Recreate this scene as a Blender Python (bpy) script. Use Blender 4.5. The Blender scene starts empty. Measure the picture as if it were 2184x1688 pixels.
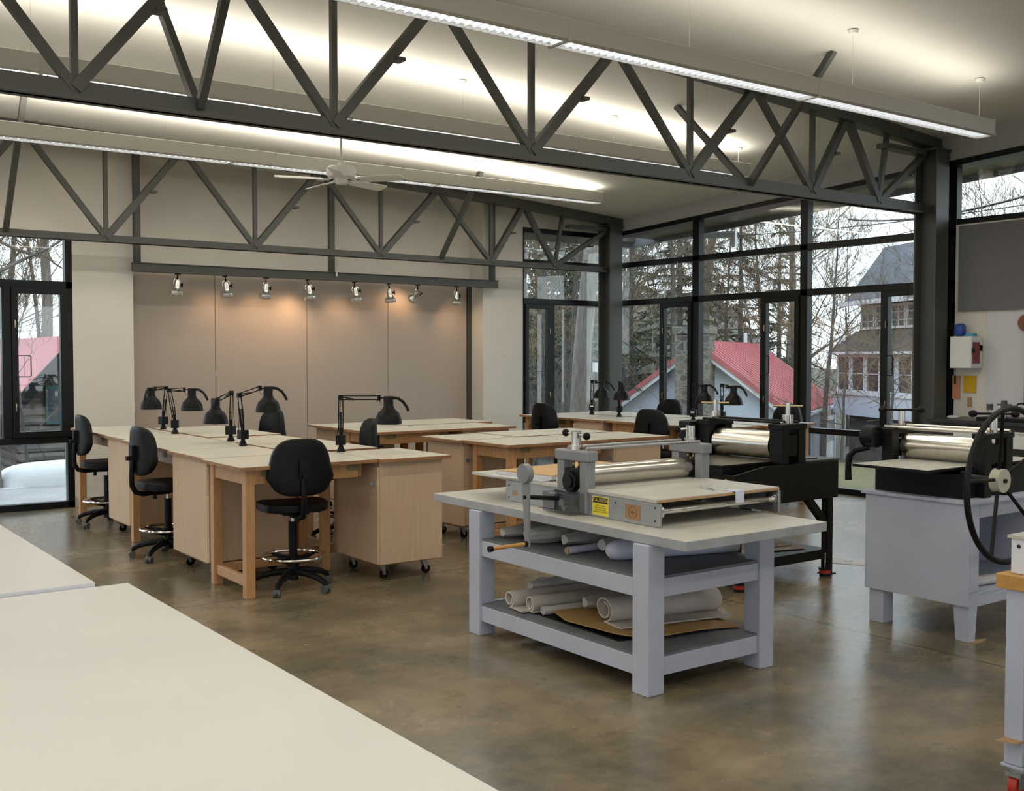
import bpy, bmesh, math, random
from mathutils import Vector, Matrix, Euler
R = math.radians
PI = math.pi
SC = bpy.context.scene
COL = SC.collection

# ------------------------------------------------------------------ camera, sky, exposure
cam_d = bpy.data.cameras.new('camera')
cam = bpy.data.objects.new('camera', cam_d)
COL.objects.link(cam)
cam.location = (0, 0, 1.62)
cam.rotation_euler = (R(90 - 2.066), 0, R(-36.16))
cam_d.sensor_width = 36.0
cam_d.lens = 36.0 * 2297.5 / 2184
cam_d.clip_end = 500
SC.camera = cam

SC.view_settings.view_transform = 'Standard'
SC.view_settings.look = 'None'
SC.view_settings.gamma = 1.0
SC.view_settings.use_curve_mapping = False
SC.view_settings.exposure = 0.2

world = bpy.data.worlds.new('overcast_sky')
SC.world = world
world.use_nodes = True
wn = world.node_tree.nodes
wl = world.node_tree.links
wn.clear()
wo = wn.new('ShaderNodeOutputWorld')
wb = wn.new('ShaderNodeBackground')
wt = wn.new('ShaderNodeTexCoord')
ws = wn.new('ShaderNodeSeparateXYZ')
wr = wn.new('ShaderNodeValToRGB')
wr.color_ramp.elements[0].position = 0.0
wr.color_ramp.elements[0].color = (0.86, 0.93, 1.0, 1)
wr.color_ramp.elements[1].position = 0.9
wr.color_ramp.elements[1].color = (0.74, 0.85, 1.0, 1)
wl.new(wt.outputs['Generated'], ws.inputs[0])
wl.new(ws.outputs['Z'], wr.inputs[0])
wl.new(wr.outputs[0], wb.inputs[0])
wb.inputs[1].default_value = 2.5
wl.new(wb.outputs[0], wo.inputs[0])

LAMP_UP = 5.5      # W per metre of fixture, upward
LAMP_DOWN = 3.4

# ------------------------------------------------------------------ materials
def mat(name, col, rough=0.6, metal=0.0, var=0.0, scale=8.0, stretch=(1, 1, 1), bump=0.0, bscale=60.0,
        col2=None, spec=0.5, coat=0.0, sharp=False):
    m = bpy.data.materials.new(name)
    m.use_nodes = True
    nt = m.node_tree
    n = nt.nodes
    l = nt.links
    b = n['Principled BSDF']
    b.inputs['Base Color'].default_value = (*col, 1)
    b.inputs['Roughness'].default_value = rough
    b.inputs['Metallic'].default_value = metal
    b.inputs['Specular IOR Level'].default_value = spec
    b.inputs['Coat Weight'].default_value = coat
    if var or col2 or bump:
        tc = n.new('ShaderNodeTexCoord')
        mp = n.new('ShaderNodeMapping')
        mp.inputs['Scale'].default_value = stretch
        l.new(tc.outputs['Object'], mp.inputs[0])
    if var or col2:
        nz = n.new('ShaderNodeTexNoise')
        nz.inputs['Scale'].default_value = scale
        nz.inputs['Detail'].default_value = 6
        l.new(mp.outputs[0], nz.inputs['Vector'])
        rp = n.new('ShaderNodeValToRGB')
        rp.color_ramp.elements[0].position = 0.42 if sharp else 0.3
        rp.color_ramp.elements[1].position = 0.58 if sharp else 0.7
        c2 = col2 if col2 else tuple(max(0, c * (1 - var)) for c in col)
        c1 = col if col2 else tuple(min(1, c * (1 + var)) for c in col)
        rp.color_ramp.elements[0].color = (*c2, 1)
        rp.color_ramp.elements[1].color = (*c1, 1)
        l.new(nz.outputs[0], rp.inputs[0])
        l.new(rp.outputs[0], b.inputs['Base Color'])
    if bump:
        nb = n.new('ShaderNodeTexNoise')
        nb.inputs['Scale'].default_value = bscale
        nb.inputs['Detail'].default_value = 4
        l.new(mp.outputs[0], nb.inputs['Vector'])
        bp = n.new('ShaderNodeBump')
        bp.inputs['Strength'].default_value = bump
        bp.inputs['Distance'].default_value = 0.01
        l.new(nb.outputs[0], bp.inputs['Height'])
        l.new(bp.outputs[0], b.inputs['Normal'])
    return m

def emit(name, col, s):
    m = bpy.data.materials.new(name)
    m.use_nodes = True
    n = m.node_tree.nodes
    b = n['Principled BSDF']
    b.inputs['Base Color'].default_value = (*col, 1)
    b.inputs['Emission Color'].default_value = (*col, 1)
    b.inputs['Emission Strength'].default_value = s
    return m

def glass(name, tint=(0.93, 0.96, 0.95), refl=0.05):
    m = bpy.data.materials.new(name)
    m.use_nodes = True
    nt = m.node_tree
    n = nt.nodes
    l = nt.links
    n.clear()
    o = n.new('ShaderNodeOutputMaterial')
    t = n.new('ShaderNodeBsdfTransparent')
    t.inputs[0].default_value = (*tint, 1)
    g = n.new('ShaderNodeBsdfGlossy')
    g.inputs['Roughness'].default_value = 0.02
    f0 = n.new('ShaderNodeLayerWeight')
    f0.inputs[0].default_value = 0.5
    f1 = n.new('ShaderNodeMath'); f1.operation = 'POWER'; f1.inputs[1].default_value = 4.0
    l.new(f0.outputs['Facing'], f1.inputs[0])
    f = n.new('ShaderNodeMath'); f.operation = 'MULTIPLY_ADD'; f.inputs[1].default_value = 0.32; f.inputs[2].default_value = refl
    l.new(f1.outputs[0], f.inputs[0])
    mx = n.new('ShaderNodeMixShader')
    l.new(f.outputs[0], mx.inputs[0])
    l.new(t.outputs[0], mx.inputs[1])
    l.new(g.outputs[0], mx.inputs[2])
    l.new(mx.outputs[0], o.inputs[0])
    return m

M = {}
M['drywall'] = mat('painted drywall', (0.68, 0.645, 0.575), 0.75, var=0.02, scale=3)
M['ceiling'] = mat('ceiling board', (0.66, 0.65, 0.61), 0.8, var=0.015, scale=2)
M['soffit'] = mat('grey painted bulkhead', (0.42, 0.43, 0.42), 0.8)
M['fabric_wall'] = mat('woven tack fabric', (0.45, 0.385, 0.325), 0.95, var=0.07, scale=220, bump=0.25, bscale=500)
M['fabric_grey'] = mat('grey woven fabric', (0.16, 0.16, 0.16), 0.95, var=0.07, scale=200, bump=0.2, bscale=400)
M['steel'] = mat('grey painted steel', (0.066, 0.068, 0.060), 0.5, var=0.05, scale=6)
M['frame'] = mat('black window aluminium', (0.005, 0.0065, 0.0065), 0.35, spec=0.3)
M['glass'] = glass('window glass')
M['lamp_body'] = mat('fixture enamel', (0.50, 0.49, 0.44), 0.5)
M['tube'] = emit('lit fluorescent louver', (0.90, 0.93, 1.0), 2.2)
M['chrome'] = mat('chrome', (0.75, 0.74, 0.72), 0.12, 1.0)
M['steel_bright'] = mat('ground steel roller', (0.66, 0.63, 0.56), 0.22, 1.0, var=0.06, scale=5, stretch=(1, 6, 1))
M['alum'] = mat('brushed aluminium', (0.42, 0.43, 0.44), 0.42, 0.85, var=0.08, scale=14, stretch=(1, 1, 8))
M['press_grey'] = mat('machine grey paint', (0.24, 0.245, 0.26), 0.45, 0.1, var=0.05, scale=10)
M['black'] = mat('black paint', (0.005, 0.005, 0.005), 0.42, var=0.2, scale=5, spec=0.25)
M['plastic'] = mat('black plastic', (0.004, 0.004, 0.0045), 0.4, spec=0.2)
M['leatherette'] = mat('black upholstery', (0.0035, 0.0035, 0.004), 0.42, spec=0.22, bump=0.15, bscale=180)
M['caster'] = mat('grey caster plastic', (0.075, 0.078, 0.08), 0.5)
M['pine'] = mat('orange varnished pine', (0.50, 0.27, 0.115), 0.4, var=0.14, scale=7, stretch=(8, 8, 1))
M['pine_dark'] = mat('tempered hardboard edge', (0.33, 0.16, 0.065), 0.55, var=0.2, scale=12)
M['birch'] = mat('birch veneer', (0.60, 0.435, 0.29), 0.5, var=0.055, scale=6, stretch=(7, 7, 0.7))
M['laminate'] = mat('cream laminate', (0.68, 0.645, 0.54), 0.33, var=0.035, scale=3.5)
M['laminate_near'] = mat('cream laminate near', (0.72, 0.715, 0.675), 0.3, var=0.03, scale=2.5)
M['white_edge'] = mat('white laminate edge', (0.75, 0.76, 0.8), 0.4)
M['lav'] = mat('pale lilac paint', (0.475, 0.51, 0.61), 0.5, var=0.05, scale=5, bump=0.08, bscale=40)
M['lav_top'] = mat('worn white top', (0.52, 0.51, 0.45), 0.4, var=0.07, scale=6)
M['lav_edge'] = mat('scuffed painted edge', (0.42, 0.43, 0.46), 0.5, col2=(0.30, 0.31, 0.31), scale=9)
M['shelf_grey'] = mat('grey shelf board', (0.16, 0.165, 0.18), 0.6, var=0.15, scale=6)
M['paper'] = mat('off white paper', (0.62, 0.60, 0.58), 0.85, var=0.03, scale=4)
M['felt'] = mat('cream wool felt', (0.60, 0.55, 0.50), 0.95, var=0.04, scale=20)
M['cloth'] = mat('grey white cloth', (0.56, 0.55, 0.53), 0.95, var=0.15, scale=14, bump=0.6, bscale=30)
M['tubewhite'] = mat('white plastic film', (0.62, 0.64, 0.78), 0.4)
M['cardboard'] = mat('brown cardboard', (0.40, 0.25, 0.13), 0.85, var=0.08, scale=6)
M['cardboard_y'] = mat('yellow buff card', (0.42, 0.26, 0.09), 0.8, var=0.12, scale=5)
M['foamboard'] = mat('white board', (0.60, 0.60, 0.62), 0.7)
M['yellow'] = mat('yellow sticker', (0.78, 0.64, 0.05), 0.5)
M['ink'] = mat('black print', (0.01, 0.01, 0.01), 0.6)
M['copper'] = mat('copper plate', (0.42, 0.24, 0.12), 0.45, 0.5)
M['copper_dark'] = mat('etched copper lines', (0.20, 0.09, 0.04), 0.6)
M['red'] = mat('red plastic', (0.45, 0.03, 0.02), 0.4)
M['red_dark'] = mat('dark red sticker', (0.20, 0.04, 0.04), 0.5)
M['white'] = mat('white enamel', (0.70, 0.70, 0.68), 0.45)
M['brass'] = mat('brass', (0.60, 0.45, 0.22), 0.3, 1.0)
M['spotmetal'] = mat('spun aluminium', (0.62, 0.60, 0.56), 0.28, 0.9)
M['blue'] = mat('blue plastic', (0.02, 0.06, 0.30), 0.4)
M['blue_light'] = mat('light blue box', (0.05, 0.30, 0.45), 0.5)
M['orange_paper'] = mat('orange paper', (0.62, 0.28, 0.14), 0.8)
M['yellow_paper'] = mat('yellow paper', (0.62, 0.38, 0.01), 0.8)
M['cream'] = mat('cream enamel', (0.48, 0.47, 0.36), 0.45)
M['olive_tag'] = mat('olive label plate', (0.20, 0.18, 0.08), 0.6)
M['tanwood'] = mat('oiled ash wood', (0.52, 0.27, 0.07), 0.5, var=0.1, scale=5, stretch=(1, 8, 8))
M['brownround'] = mat('brown leather', (0.20, 0.08, 0.03), 0.6)
M['worn_bed'] = mat('worn steel bed', (0.13, 0.115, 0.09), 0.35, 0.4, var=0.3, scale=6)
M['tanboard'] = mat('tan board', (0.58, 0.36, 0.16), 0.7, var=0.03)
M['cardpale'] = mat('pale card', (0.40, 0.33, 0.27), 0.85, var=0.06)
M['teal'] = mat('teal trim', (0.03, 0.09, 0.10), 0.6)
M['clear'] = glass('scuffed clear guard', (0.70, 0.70, 0.72))
M['dark_laminate'] = mat('black bench top', (0.02, 0.02, 0.022), 0.35)
# outdoors
M['grass'] = mat('winter lawn', (0.10, 0.105, 0.03), 0.95, col2=(0.16, 0.12, 0.055), scale=0.8)
M['leaves'] = mat('leaf litter', (0.12, 0.10, 0.075), 0.95, col2=(0.055, 0.06, 0.04), scale=0.5)
M['snow'] = mat('snow', (0.85, 0.87, 0.90), 0.8)
M['concrete_out'] = mat('wet pale concrete', (0.42, 0.41, 0.41), 0.5, var=0.15, scale=2)
M['gravel'] = mat('dark gravel', (0.13, 0.125, 0.12), 0.9, var=0.4, scale=8)
M['bark'] = mat('grey brown bark', (0.085, 0.08, 0.075), 0.95, var=0.35, scale=6, stretch=(3, 3, 0.6), bump=0.6, bscale=20)
M['bark_light'] = mat('pale trunk bark', (0.22, 0.195, 0.175), 0.95, var=0.3, scale=7, stretch=(3, 3, 0.6), bump=0.6, bscale=20)
M['twig'] = mat('grey brown twigs', (0.095, 0.085, 0.075), 0.95)
M['twig_tan'] = mat('tan twigs', (0.17, 0.125, 0.075), 0.95)
M['needle'] = mat('dark conifer needles', (0.055, 0.08, 0.045), 0.9, var=0.4, scale=3)
M['needle2'] = mat('olive conifer needles', (0.095, 0.105, 0.05), 0.9, var=0.4, scale=3)
M['red_roof'] = mat('red metal roof', (0.47, 0.125, 0.135), 0.5, var=0.08, scale=2)
M['siding'] = mat('pale stucco', (0.62, 0.68, 0.78), 0.8, var=0.02, scale=2)
M['white_trim'] = mat('white exterior trim', (0.75, 0.78, 0.82), 0.6)
M['logs'] = mat('grey weathered logs', (0.17, 0.16, 0.15), 0.9, var=0.35, scale=3, stretch=(0.5, 4, 6))
M['shingle'] = mat('grey roof shingles', (0.135, 0.145, 0.165), 0.9, var=0.2, scale=3)
M['shingle_b'] = mat('brown wall shingles', (0.115, 0.10, 0.09), 0.9, var=0.3, scale=4)
M['pane_dark'] = mat('dark window pane', (0.05, 0.055, 0.065), 0.12)
M['eave'] = mat('brown eave boards', (0.11, 0.09, 0.08), 0.4, var=0.3, scale=2, stretch=(1, 6, 1))
M['eave_edge'] = mat('grey fascia', (0.20, 0.19, 0.21), 0.5)

def stone_mat(name, c1, c2, mortar, scale):
    m = bpy.data.materials.new(name)
    m.use_nodes = True
    nt = m.node_tree
    n = nt.nodes
    l = nt.links
    b = n['Principled BSDF']
    b.inputs['Roughness'].default_value = 0.9
    tc = n.new('ShaderNodeTexCoord')
    v = n.new('ShaderNodeTexVoronoi')
    v.inputs['Scale'].default_value = scale
    v2 = n.new('ShaderNodeTexVoronoi')
    v2.feature = 'DISTANCE_TO_EDGE'
    v2.inputs['Scale'].default_value = scale
    mp = n.new('ShaderNodeMapping')
    mp.inputs['Scale'].default_value = (1, 1, 1.7)
    l.new(tc.outputs['Object'], mp.inputs[0])
    l.new(mp.outputs[0], v.inputs['Vector'])
    l.new(mp.outputs[0], v2.inputs['Vector'])
    r1 = n.new('ShaderNodeMix'); r1.data_type = 'RGBA'
    r1.inputs[6].default_value = (*c1, 1)
    r1.inputs[7].default_value = (*c2, 1)
    sp = n.new('ShaderNodeSeparateColor')
    l.new(v.outputs['Color'], sp.inputs[0])
    l.new(sp.outputs[0], r1.inputs[0])
    r2 = n.new('ShaderNodeMath'); r2.operation = 'LESS_THAN'
    r2.inputs[1].default_value = 0.06
    l.new(v2.outputs['Distance'], r2.inputs[0])
    r3 = n.new('ShaderNodeMix'); r3.data_type = 'RGBA'
    l.new(r2.outputs[0], r3.inputs[0])
    l.new(r1.outputs[2], r3.inputs[6])
    r3.inputs[7].default_value = (*mortar, 1)
    l.new(r3.outputs[2], b.inputs['Base Color'])
    return m
M['stone'] = stone_mat('fieldstone', (0.10, 0.09, 0.08), (0.19, 0.165, 0.14), (0.24, 0.23, 0.20), 3.2)
M['stone_house'] = stone_mat('tan fieldstone', (0.10, 0.095, 0.10), (0.20, 0.17, 0.13), (0.17, 0.155, 0.14), 3.0)

def floor_mat():
    m = bpy.data.materials.new('polished stained concrete')
    m.use_nodes = True
    nt = m.node_tree
    n = nt.nodes
    l = nt.links
    b = n['Principled BSDF']
    tc = n.new('ShaderNodeTexCoord')
    def noise(scale, det, st=(1, 1, 1)):
        mp = n.new('ShaderNodeMapping')
        mp.inputs['Scale'].default_value = st
        l.new(tc.outputs['Object'], mp.inputs[0])
        z = n.new('ShaderNodeTexNoise')
        z.inputs['Scale'].default_value = scale
        z.inputs['Detail'].default_value = det
        z.inputs['Roughness'].default_value = 0.62
        l.new(mp.outputs[0], z.inputs['Vector'])
        return z
    a = noise(1.1, 9)
    r = n.new('ShaderNodeValToRGB')
    r.color_ramp.elements[0].position = 0.36
    r.color_ramp.elements[0].color = (0.105, 0.096, 0.066, 1)
    r.color_ramp.elements[1].position = 0.64
    r.color_ramp.elements[1].color = (0.265, 0.210, 0.125, 1)
    e = r.color_ramp.elements.new(0.5)
    e.color = (0.185, 0.150, 0.092, 1)
    l.new(a.outputs[0], r.inputs[0])
    c = noise(4.5, 12, (1, 1.3, 1))
    c.inputs['Roughness'].default_value = 0.78
    mx = n.new('ShaderNodeMix'); mx.data_type = 'RGBA'; mx.blend_type = 'OVERLAY'
    mx.inputs[0].default_value = 0.45
    l.new(r.outputs[0], mx.inputs[6])
    st_ = n.new('ShaderNodeMapRange')
    st_.inputs['From Min'].default_value = 0.34
    st_.inputs['From Max'].default_value = 0.66
    st_.inputs['To Min'].default_value = 0.22
    st_.inputs['To Max'].default_value = 0.78
    l.new(c.outputs[0], st_.inputs[0])
    l.new(st_.outputs[0], mx.inputs[7])
    # saw joints
    sp = n.new('ShaderNodeSeparateXYZ')
    l.new(tc.outputs['Object'], sp.inputs[0])
    acc = None
    for ax, v in (('X', 5.36), ('X', 0.2), ('X', -4.9), ('Y', 6.83), ('Y', 1.9), ('X', 10.2), ('Y', 11.7)):
        s = n.new('ShaderNodeMath'); s.operation = 'SUBTRACT'; s.inputs[1].default_value = v
        l.new(sp.outputs[ax], s.inputs[0])
        q = n.new('ShaderNodeMath'); q.operation = 'ABSOLUTE'
        l.new(s.outputs[0], q.inputs[0])
        t = n.new('ShaderNodeMath'); t.operation = 'LESS_THAN'; t.inputs[1].default_value = 0.006
        l.new(q.outputs[0], t.inputs[0])
        if acc is None:
            acc = t
        else:
            u = n.new('ShaderNodeMath'); u.operation = 'MAXIMUM'
            l.new(acc.outputs[0], u.inputs[0])
            l.new(t.outputs[0], u.inputs[1])
            acc = u
    dk = n.new('ShaderNodeMix'); dk.data_type = 'RGBA'
    l.new(acc.outputs[0], dk.inputs[0])
    l.new(mx.outputs[2], dk.inputs[6])
    dk.inputs[7].default_value = (0.03, 0.025, 0.02, 1)
    l.new(dk.outputs[2], b.inputs['Base Color'])
    rr = n.new('ShaderNodeMapRange')
    rr.inputs['To Min'].default_value = 0.16
    rr.inputs['To Max'].default_value = 0.36
    l.new(a.outputs[0], rr.inputs[0])
    l.new(rr.outputs[0], b.inputs['Roughness'])
    b.inputs['Specular IOR Level'].default_value = 0.75
    w = noise(14, 3)
    bp = n.new('ShaderNodeBump')
    bp.inputs['Strength'].default_value = 0.12
    bp.inputs['Distance'].default_value = 0.01
    l.new(w.outputs[0], bp.inputs['Height'])
    l.new(bp.outputs[0], b.inputs['Normal'])
    return m
M['floor'] = floor_mat()

# ------------------------------------------------------------------ mesh builder
class MB:
    def __init__(self, off=(0, 0, 0)):
        self.bm = bmesh.new()
        self.off = Vector(off)
        self.mats = []
        self.cur = 0
    def use(self, m):
        if m not in self.mats:
            self.mats.append(m)
        self.cur = self.mats.index(m)
        return self
    def _v(self, p):
        return self.bm.verts.new(Vector(p) - self.off)
    def _f(self, vs, smooth=False, mi=None):
        try:
            f = self.bm.faces.new(vs)
        except ValueError:
            return None
        f.smooth = smooth
        f.material_index = self.cur if mi is None else mi
        return f
    def hexa(self, c, top=None):
        v = [self._v(p) for p in c]
        self._f([v[0], v[3], v[2], v[1]])
        self._f([v[4], v[5], v[6], v[7]], mi=top)
        for i in range(4):
            j = (i + 1) % 4
            self._f([v[i], v[j], v[j + 4], v[i + 4]])
        return self
    def box(self, x0, x1, y0, y1, z0, z1, top=None):
        if top is not None and top not in self.mats:
            self.mats.append(top)
        ti = self.mats.index(top) if top is not None else None
        return self.hexa([(x0, y0, z0), (x1, y0, z0), (x1, y1, z0), (x0, y1, z0),
                          (x0, y0, z1), (x1, y0, z1), (x1, y1, z1), (x0, y1, z1)], ti)
    def beam(self, a, b, w, h, up=(0, 0, 1), e=0.0):
        a = Vector(a); b = Vector(b)
        d = (b - a).normalized()
        a = a - d * e; b = b + d * e
        u = Vector(up)
        s = d.cross(u)
        if s.length < 1e-4:
            s = d.cross(Vector((1, 0, 0)))
        s.normalize()
        u = s.cross(d).normalized()
        s = s * (w / 2); u = u * (h / 2)
        return self.hexa([a - s - u, a + s - u, b + s - u, b - s - u, a - s + u, a + s + u, b + s + u, b - s + u])
    def tube(self, pts, r, seg=8, caps=True, closed=False):
        pts = [Vector(p) for p in pts]
        n = len(pts)
        rr = r if isinstance(r, (list, tuple)) else [r] * n
        rings = []
        prev = None
        for i, p in enumerate(pts):
            if closed:
                d = pts[(i + 1) % n] - pts[i - 1]
            else:
                d = pts[min(i + 1, n - 1)] - pts[max(i - 1, 0)]
            d = d.normalized() if d.length > 1e-9 else Vector((0, 0, 1))
            if prev is None:
                t = Vector((0, 0, 1)) if abs(d.z) < 0.9 else Vector((1, 0, 0))
                s = d.cross(t).normalized()
            else:
                s = prev - d * prev.dot(d)
                s = s.normalized() if s.length > 1e-6 else d.orthogonal().normalized()
            prev = s
            u = d.cross(s)
            rings.append([self._v(p + (s * math.cos(2 * PI * k / seg) + u * math.sin(2 * PI * k / seg)) * rr[i]) for k in range(seg)])
        m = n if closed else n - 1
        for i in range(m):
            A = rings[i]; B = rings[(i + 1) % n]
            for k in range(seg):
                j = (k + 1) % seg
                self._f([A[k], A[j], B[j], B[k]], True)
        if caps and not closed:
            self._f(list(reversed(rings[0])))
            self._f(rings[-1])
        return self
    def cyl(self, a, b, r, seg=16, r2=None):
        return self.tube([a, b], [r, r if r2 is None else r2], seg)
    def lathe(self, prof, seg=20, mtx=None, cap=False):
        mtx = mtx or Matrix.Identity(4)
        rings = []
        for r_, z in prof:
            if r_ < 1e-5:
                rings.append([self._v(mtx @ Vector((0, 0, z)))])
            else:
                rings.append([self._v(mtx @ Vector((r_ * math.cos(2 * PI * k / seg), r_ * math.sin(2 * PI * k / seg), z))) for k in range(seg)])
        for i in range(len(rings) - 1):
            A = rings[i]; B = rings[i + 1]
            for k in range(seg):
                j = (k + 1) % seg
                if len(A) == 1 and len(B) == 1:
                    continue
                if len(A) == 1:
                    self._f([A[0], B[j], B[k]], True)
                elif len(B) == 1:
                    self._f([A[k], A[j], B[0]], True)
                else:
                    self._f([A[k], A[j], B[j], B[k]], True)
        return self
    def ring(self, c, R_, r, axis='Z', seg=28, s2=8):
        c = Vector(c)
        pts = []
        for k in range(seg):
            a = 2 * PI * k / seg
            x, y = R_ * math.cos(a), R_ * math.sin(a)
            pts.append(c + (Vector((x, y, 0)) if axis == 'Z' else Vector((x, 0, y)) if axis == 'Y' else Vector((0, x, y))))
        return self.tube(pts, r, s2, closed=True)
    def prism(self, poly, z0, z1, axis='Z'):
        def P(p, z):
            if axis == 'Z': return (p[0], p[1], z)
            if axis == 'Y': return (p[0], z, p[1])
            return (z, p[0], p[1])
        A = [self._v(P(p, z0)) for p in poly]
        B = [self._v(P(p, z1)) for p in poly]
        self._f(list(reversed(A)))
        self._f(B)
        n = len(poly)
        for i in range(n):
            j = (i + 1) % n
            self._f([A[i], A[j], B[j], B[i]])
        return self
    def quad(self, a, b, c, d):
        self._f([self._v(a), self._v(b), self._v(c), self._v(d)])
        return self
    def superell(self, c, s, e1=0.4, e2=0.5, fn=None, nu=28, nv=14):
        c = Vector(c)
        def pw(v, e):
            return math.copysign(abs(v) ** e, v)
        rows = []
        for i in range(nv + 1):
            th = -PI / 2 + PI * i / nv
            row = []
            for k in range(nu):
                ph = 2 * PI * k / nu
                x = s[0] * pw(math.cos(th), e1) * pw(math.cos(ph), e2)
                y = s[1] * pw(math.cos(th), e1) * pw(math.sin(ph), e2)
                z = s[2] * pw(math.sin(th), e1)
                p = Vector((x, y, z))
                if fn: p = fn(p)
                row.append(p + c)
            rows.append(row)
        bot = self._v(rows[0][0]); top = self._v(rows[-1][0])
        rs = [[self._v(p) for p in r_] for r_ in rows[1:-1]]
        for k in range(nu):
            j = (k + 1) % nu
            self._f([bot, rs[0][j], rs[0][k]], True)
            self._f([top, rs[-1][k], rs[-1][j]], True)
            for i in range(len(rs) - 1):
                self._f([rs[i][k], rs[i][j], rs[i + 1][j], rs[i + 1][k]], True)
        return self
    def build(self, name, m=None, parent=None, bevel=0.0, kind=None):
        bmesh.ops.recalc_face_normals(self.bm, faces=self.bm.faces[:])
        for e in self.bm.edges:
            if len(e.link_faces) == 2 and e.calc_face_angle(0.0) > 0.7:
                e.smooth = False
        me = bpy.data.meshes.new(name)
        self.bm.to_mesh(me)
        self.bm.free()
        mats = self.mats if self.mats else ([m] if m else [])
        for x in mats:
            me.materials.append(M[x] if isinstance(x, str) else x)
        o = bpy.data.objects.new(name, me)
        COL.objects.link(o)
        if parent is not None:
            o.parent = parent
        if bevel:
            md = o.modifiers.new('bevel', 'BEVEL')
            md.width = bevel
            md.segments = 2
            md.limit_method = 'ANGLE'
            md.angle_limit = R(40)
        if kind:
            o['kind'] = kind
        return o

def T(name, label, cat, loc=(0, 0, 0), rz=0.0, group=None):
    o = bpy.data.objects.new(name, None)
    COL.objects.link(o)
    o.location = loc
    o.rotation_euler = (0, 0, rz)
    o.empty_display_size = 0.1
    o['label'] = label
    o['category'] = cat
    if group: o['group'] = group
    return o

def tag(o, label, cat, group=None, kind=None):
    o['label'] = label
    o['category'] = cat
    if group: o['group'] = group
    if kind: o['kind'] = kind
    return o

def copy_tree(o, parent=None):
    c = o.copy()
    COL.objects.link(c)
    c.parent = parent
    for ch in list(o.children):
        copy_tree(ch, c)
    return c

def place(proto, used, loc, rz, label, group=None, scale=None):
    o = proto if not used[0] else copy_tree(proto)
    used[0] = True
    o.location = loc
    o.rotation_euler = (0, 0, rz)
    if scale: o.scale = scale
    o['label'] = label
    if group: o['group'] = group
    return o

def struct(o, parent=None):
    o['kind'] = 'structure'
    return o

def text_mesh(body, size, m, mtx, name, parent, depth=0.0006):
    cu = bpy.data.curves.new(name, 'FONT')
    cu.body = body
    cu.size = size
    cu.align_x = 'CENTER'
    cu.align_y = 'CENTER'
    cu.extrude = depth
    to = bpy.data.objects.new(name + '_tmp', cu)
    COL.objects.link(to)
    dg = bpy.context.evaluated_depsgraph_get()
    dg.update()
    me = bpy.data.meshes.new_from_object(to.evaluated_get(dg))
    bpy.data.objects.remove(to)
    bpy.data.curves.remove(cu)
    me.transform(mtx)
    me.materials.clear()
    me.materials.append(M[m])
    o = bpy.data.objects.new(name, me)
    COL.objects.link(o)
    o.parent = parent
    return o

def area(name, loc, rot, sx, sy, power, col, parent=None):
    d = bpy.data.lights.new(name, 'AREA')
    d.shape = 'RECTANGLE'
    d.size = sx
    d.size_y = sy
    d.energy = power
    d.color = col
    o = bpy.data.objects.new(name, d)
    COL.objects.link(o)
    o.location = loc
    o.rotation_euler = rot
    if parent: o.parent = parent
    return o

# ------------------------------------------------------------------ room shell
XR, YB = 10.6, 12.1
def zceil(x, y):
    return 3.92 + 0.00363 * (112.36 - x * x) + (6.75 - y) * 0.064
def zhead(y):
    return 3.39 + (11.8 - y) * 0.051

b = MB(); b.use('floor').box(-10.8, 10.75, -5.2, 12.5, -0.2, 0)
struct(b.build('floor'))

b = MB(); b.use('ceiling')
nx, ny = 36, 6
g0 = [[b._v((-10.8 + 21.6 * i / nx, -5.2 + 17.75 * j / ny, zceil(-10.8 + 21.6 * i / nx, -5.2 + 17.75 * j / ny))) for j in range(ny + 1)] for i in range(nx + 1)]
g1 = [[b._v(v.co + Vector((0, 0, 0.25))) for v in row] for row in g0]
for i in range(nx):
    for j in range(ny):
        b._f([g0[i][j], g0[i][j + 1], g0[i + 1][j + 1], g0[i + 1][j]], True)
        b._f([g1[i][j], g1[i + 1][j], g1[i + 1][j + 1], g1[i][j + 1]], True)
for i in range(nx):
    b._f([g0[i][0], g0[i + 1][0], g1[i + 1][0], g1[i][0]])
    b._f([g0[i][ny], g1[i][ny], g1[i + 1][ny], g0[i + 1][ny]])
for j in range(ny):
    b._f([g0[0][j], g1[0][j], g1[0][j + 1], g0[0][j + 1]])
    b._f([g0[nx][j], g0[nx][j + 1], g1[nx][j + 1], g1[nx][j]])
struct(b.build('ceiling'))

def wtop(x, y):
    return zceil(x, y) + 0.05
b = MB(); b.use('drywall')
b.box(3.02, 3.66, 12.1, 12.5, 0, wtop(0, 12.1))
b.box(3.66, 8.352, 12.43, 12.5, 0, wtop(3, 12.1))
b.box(8.352, 9.03, 12.1, 12.5, 0, wtop(8, 12.1))
b.box(-2.5, 3.02, 12.1, 12.5, 2.93, wtop(0, 12.1))
b.box(-10.8, -2.5, 12.1, 12.5, 0, wtop(0, 12.1))
b.box(9.03, 10.75, 12.1, 12.5, 3.43, wtop(9, 12.1))
struct(b.build('wall_back'))

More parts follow.
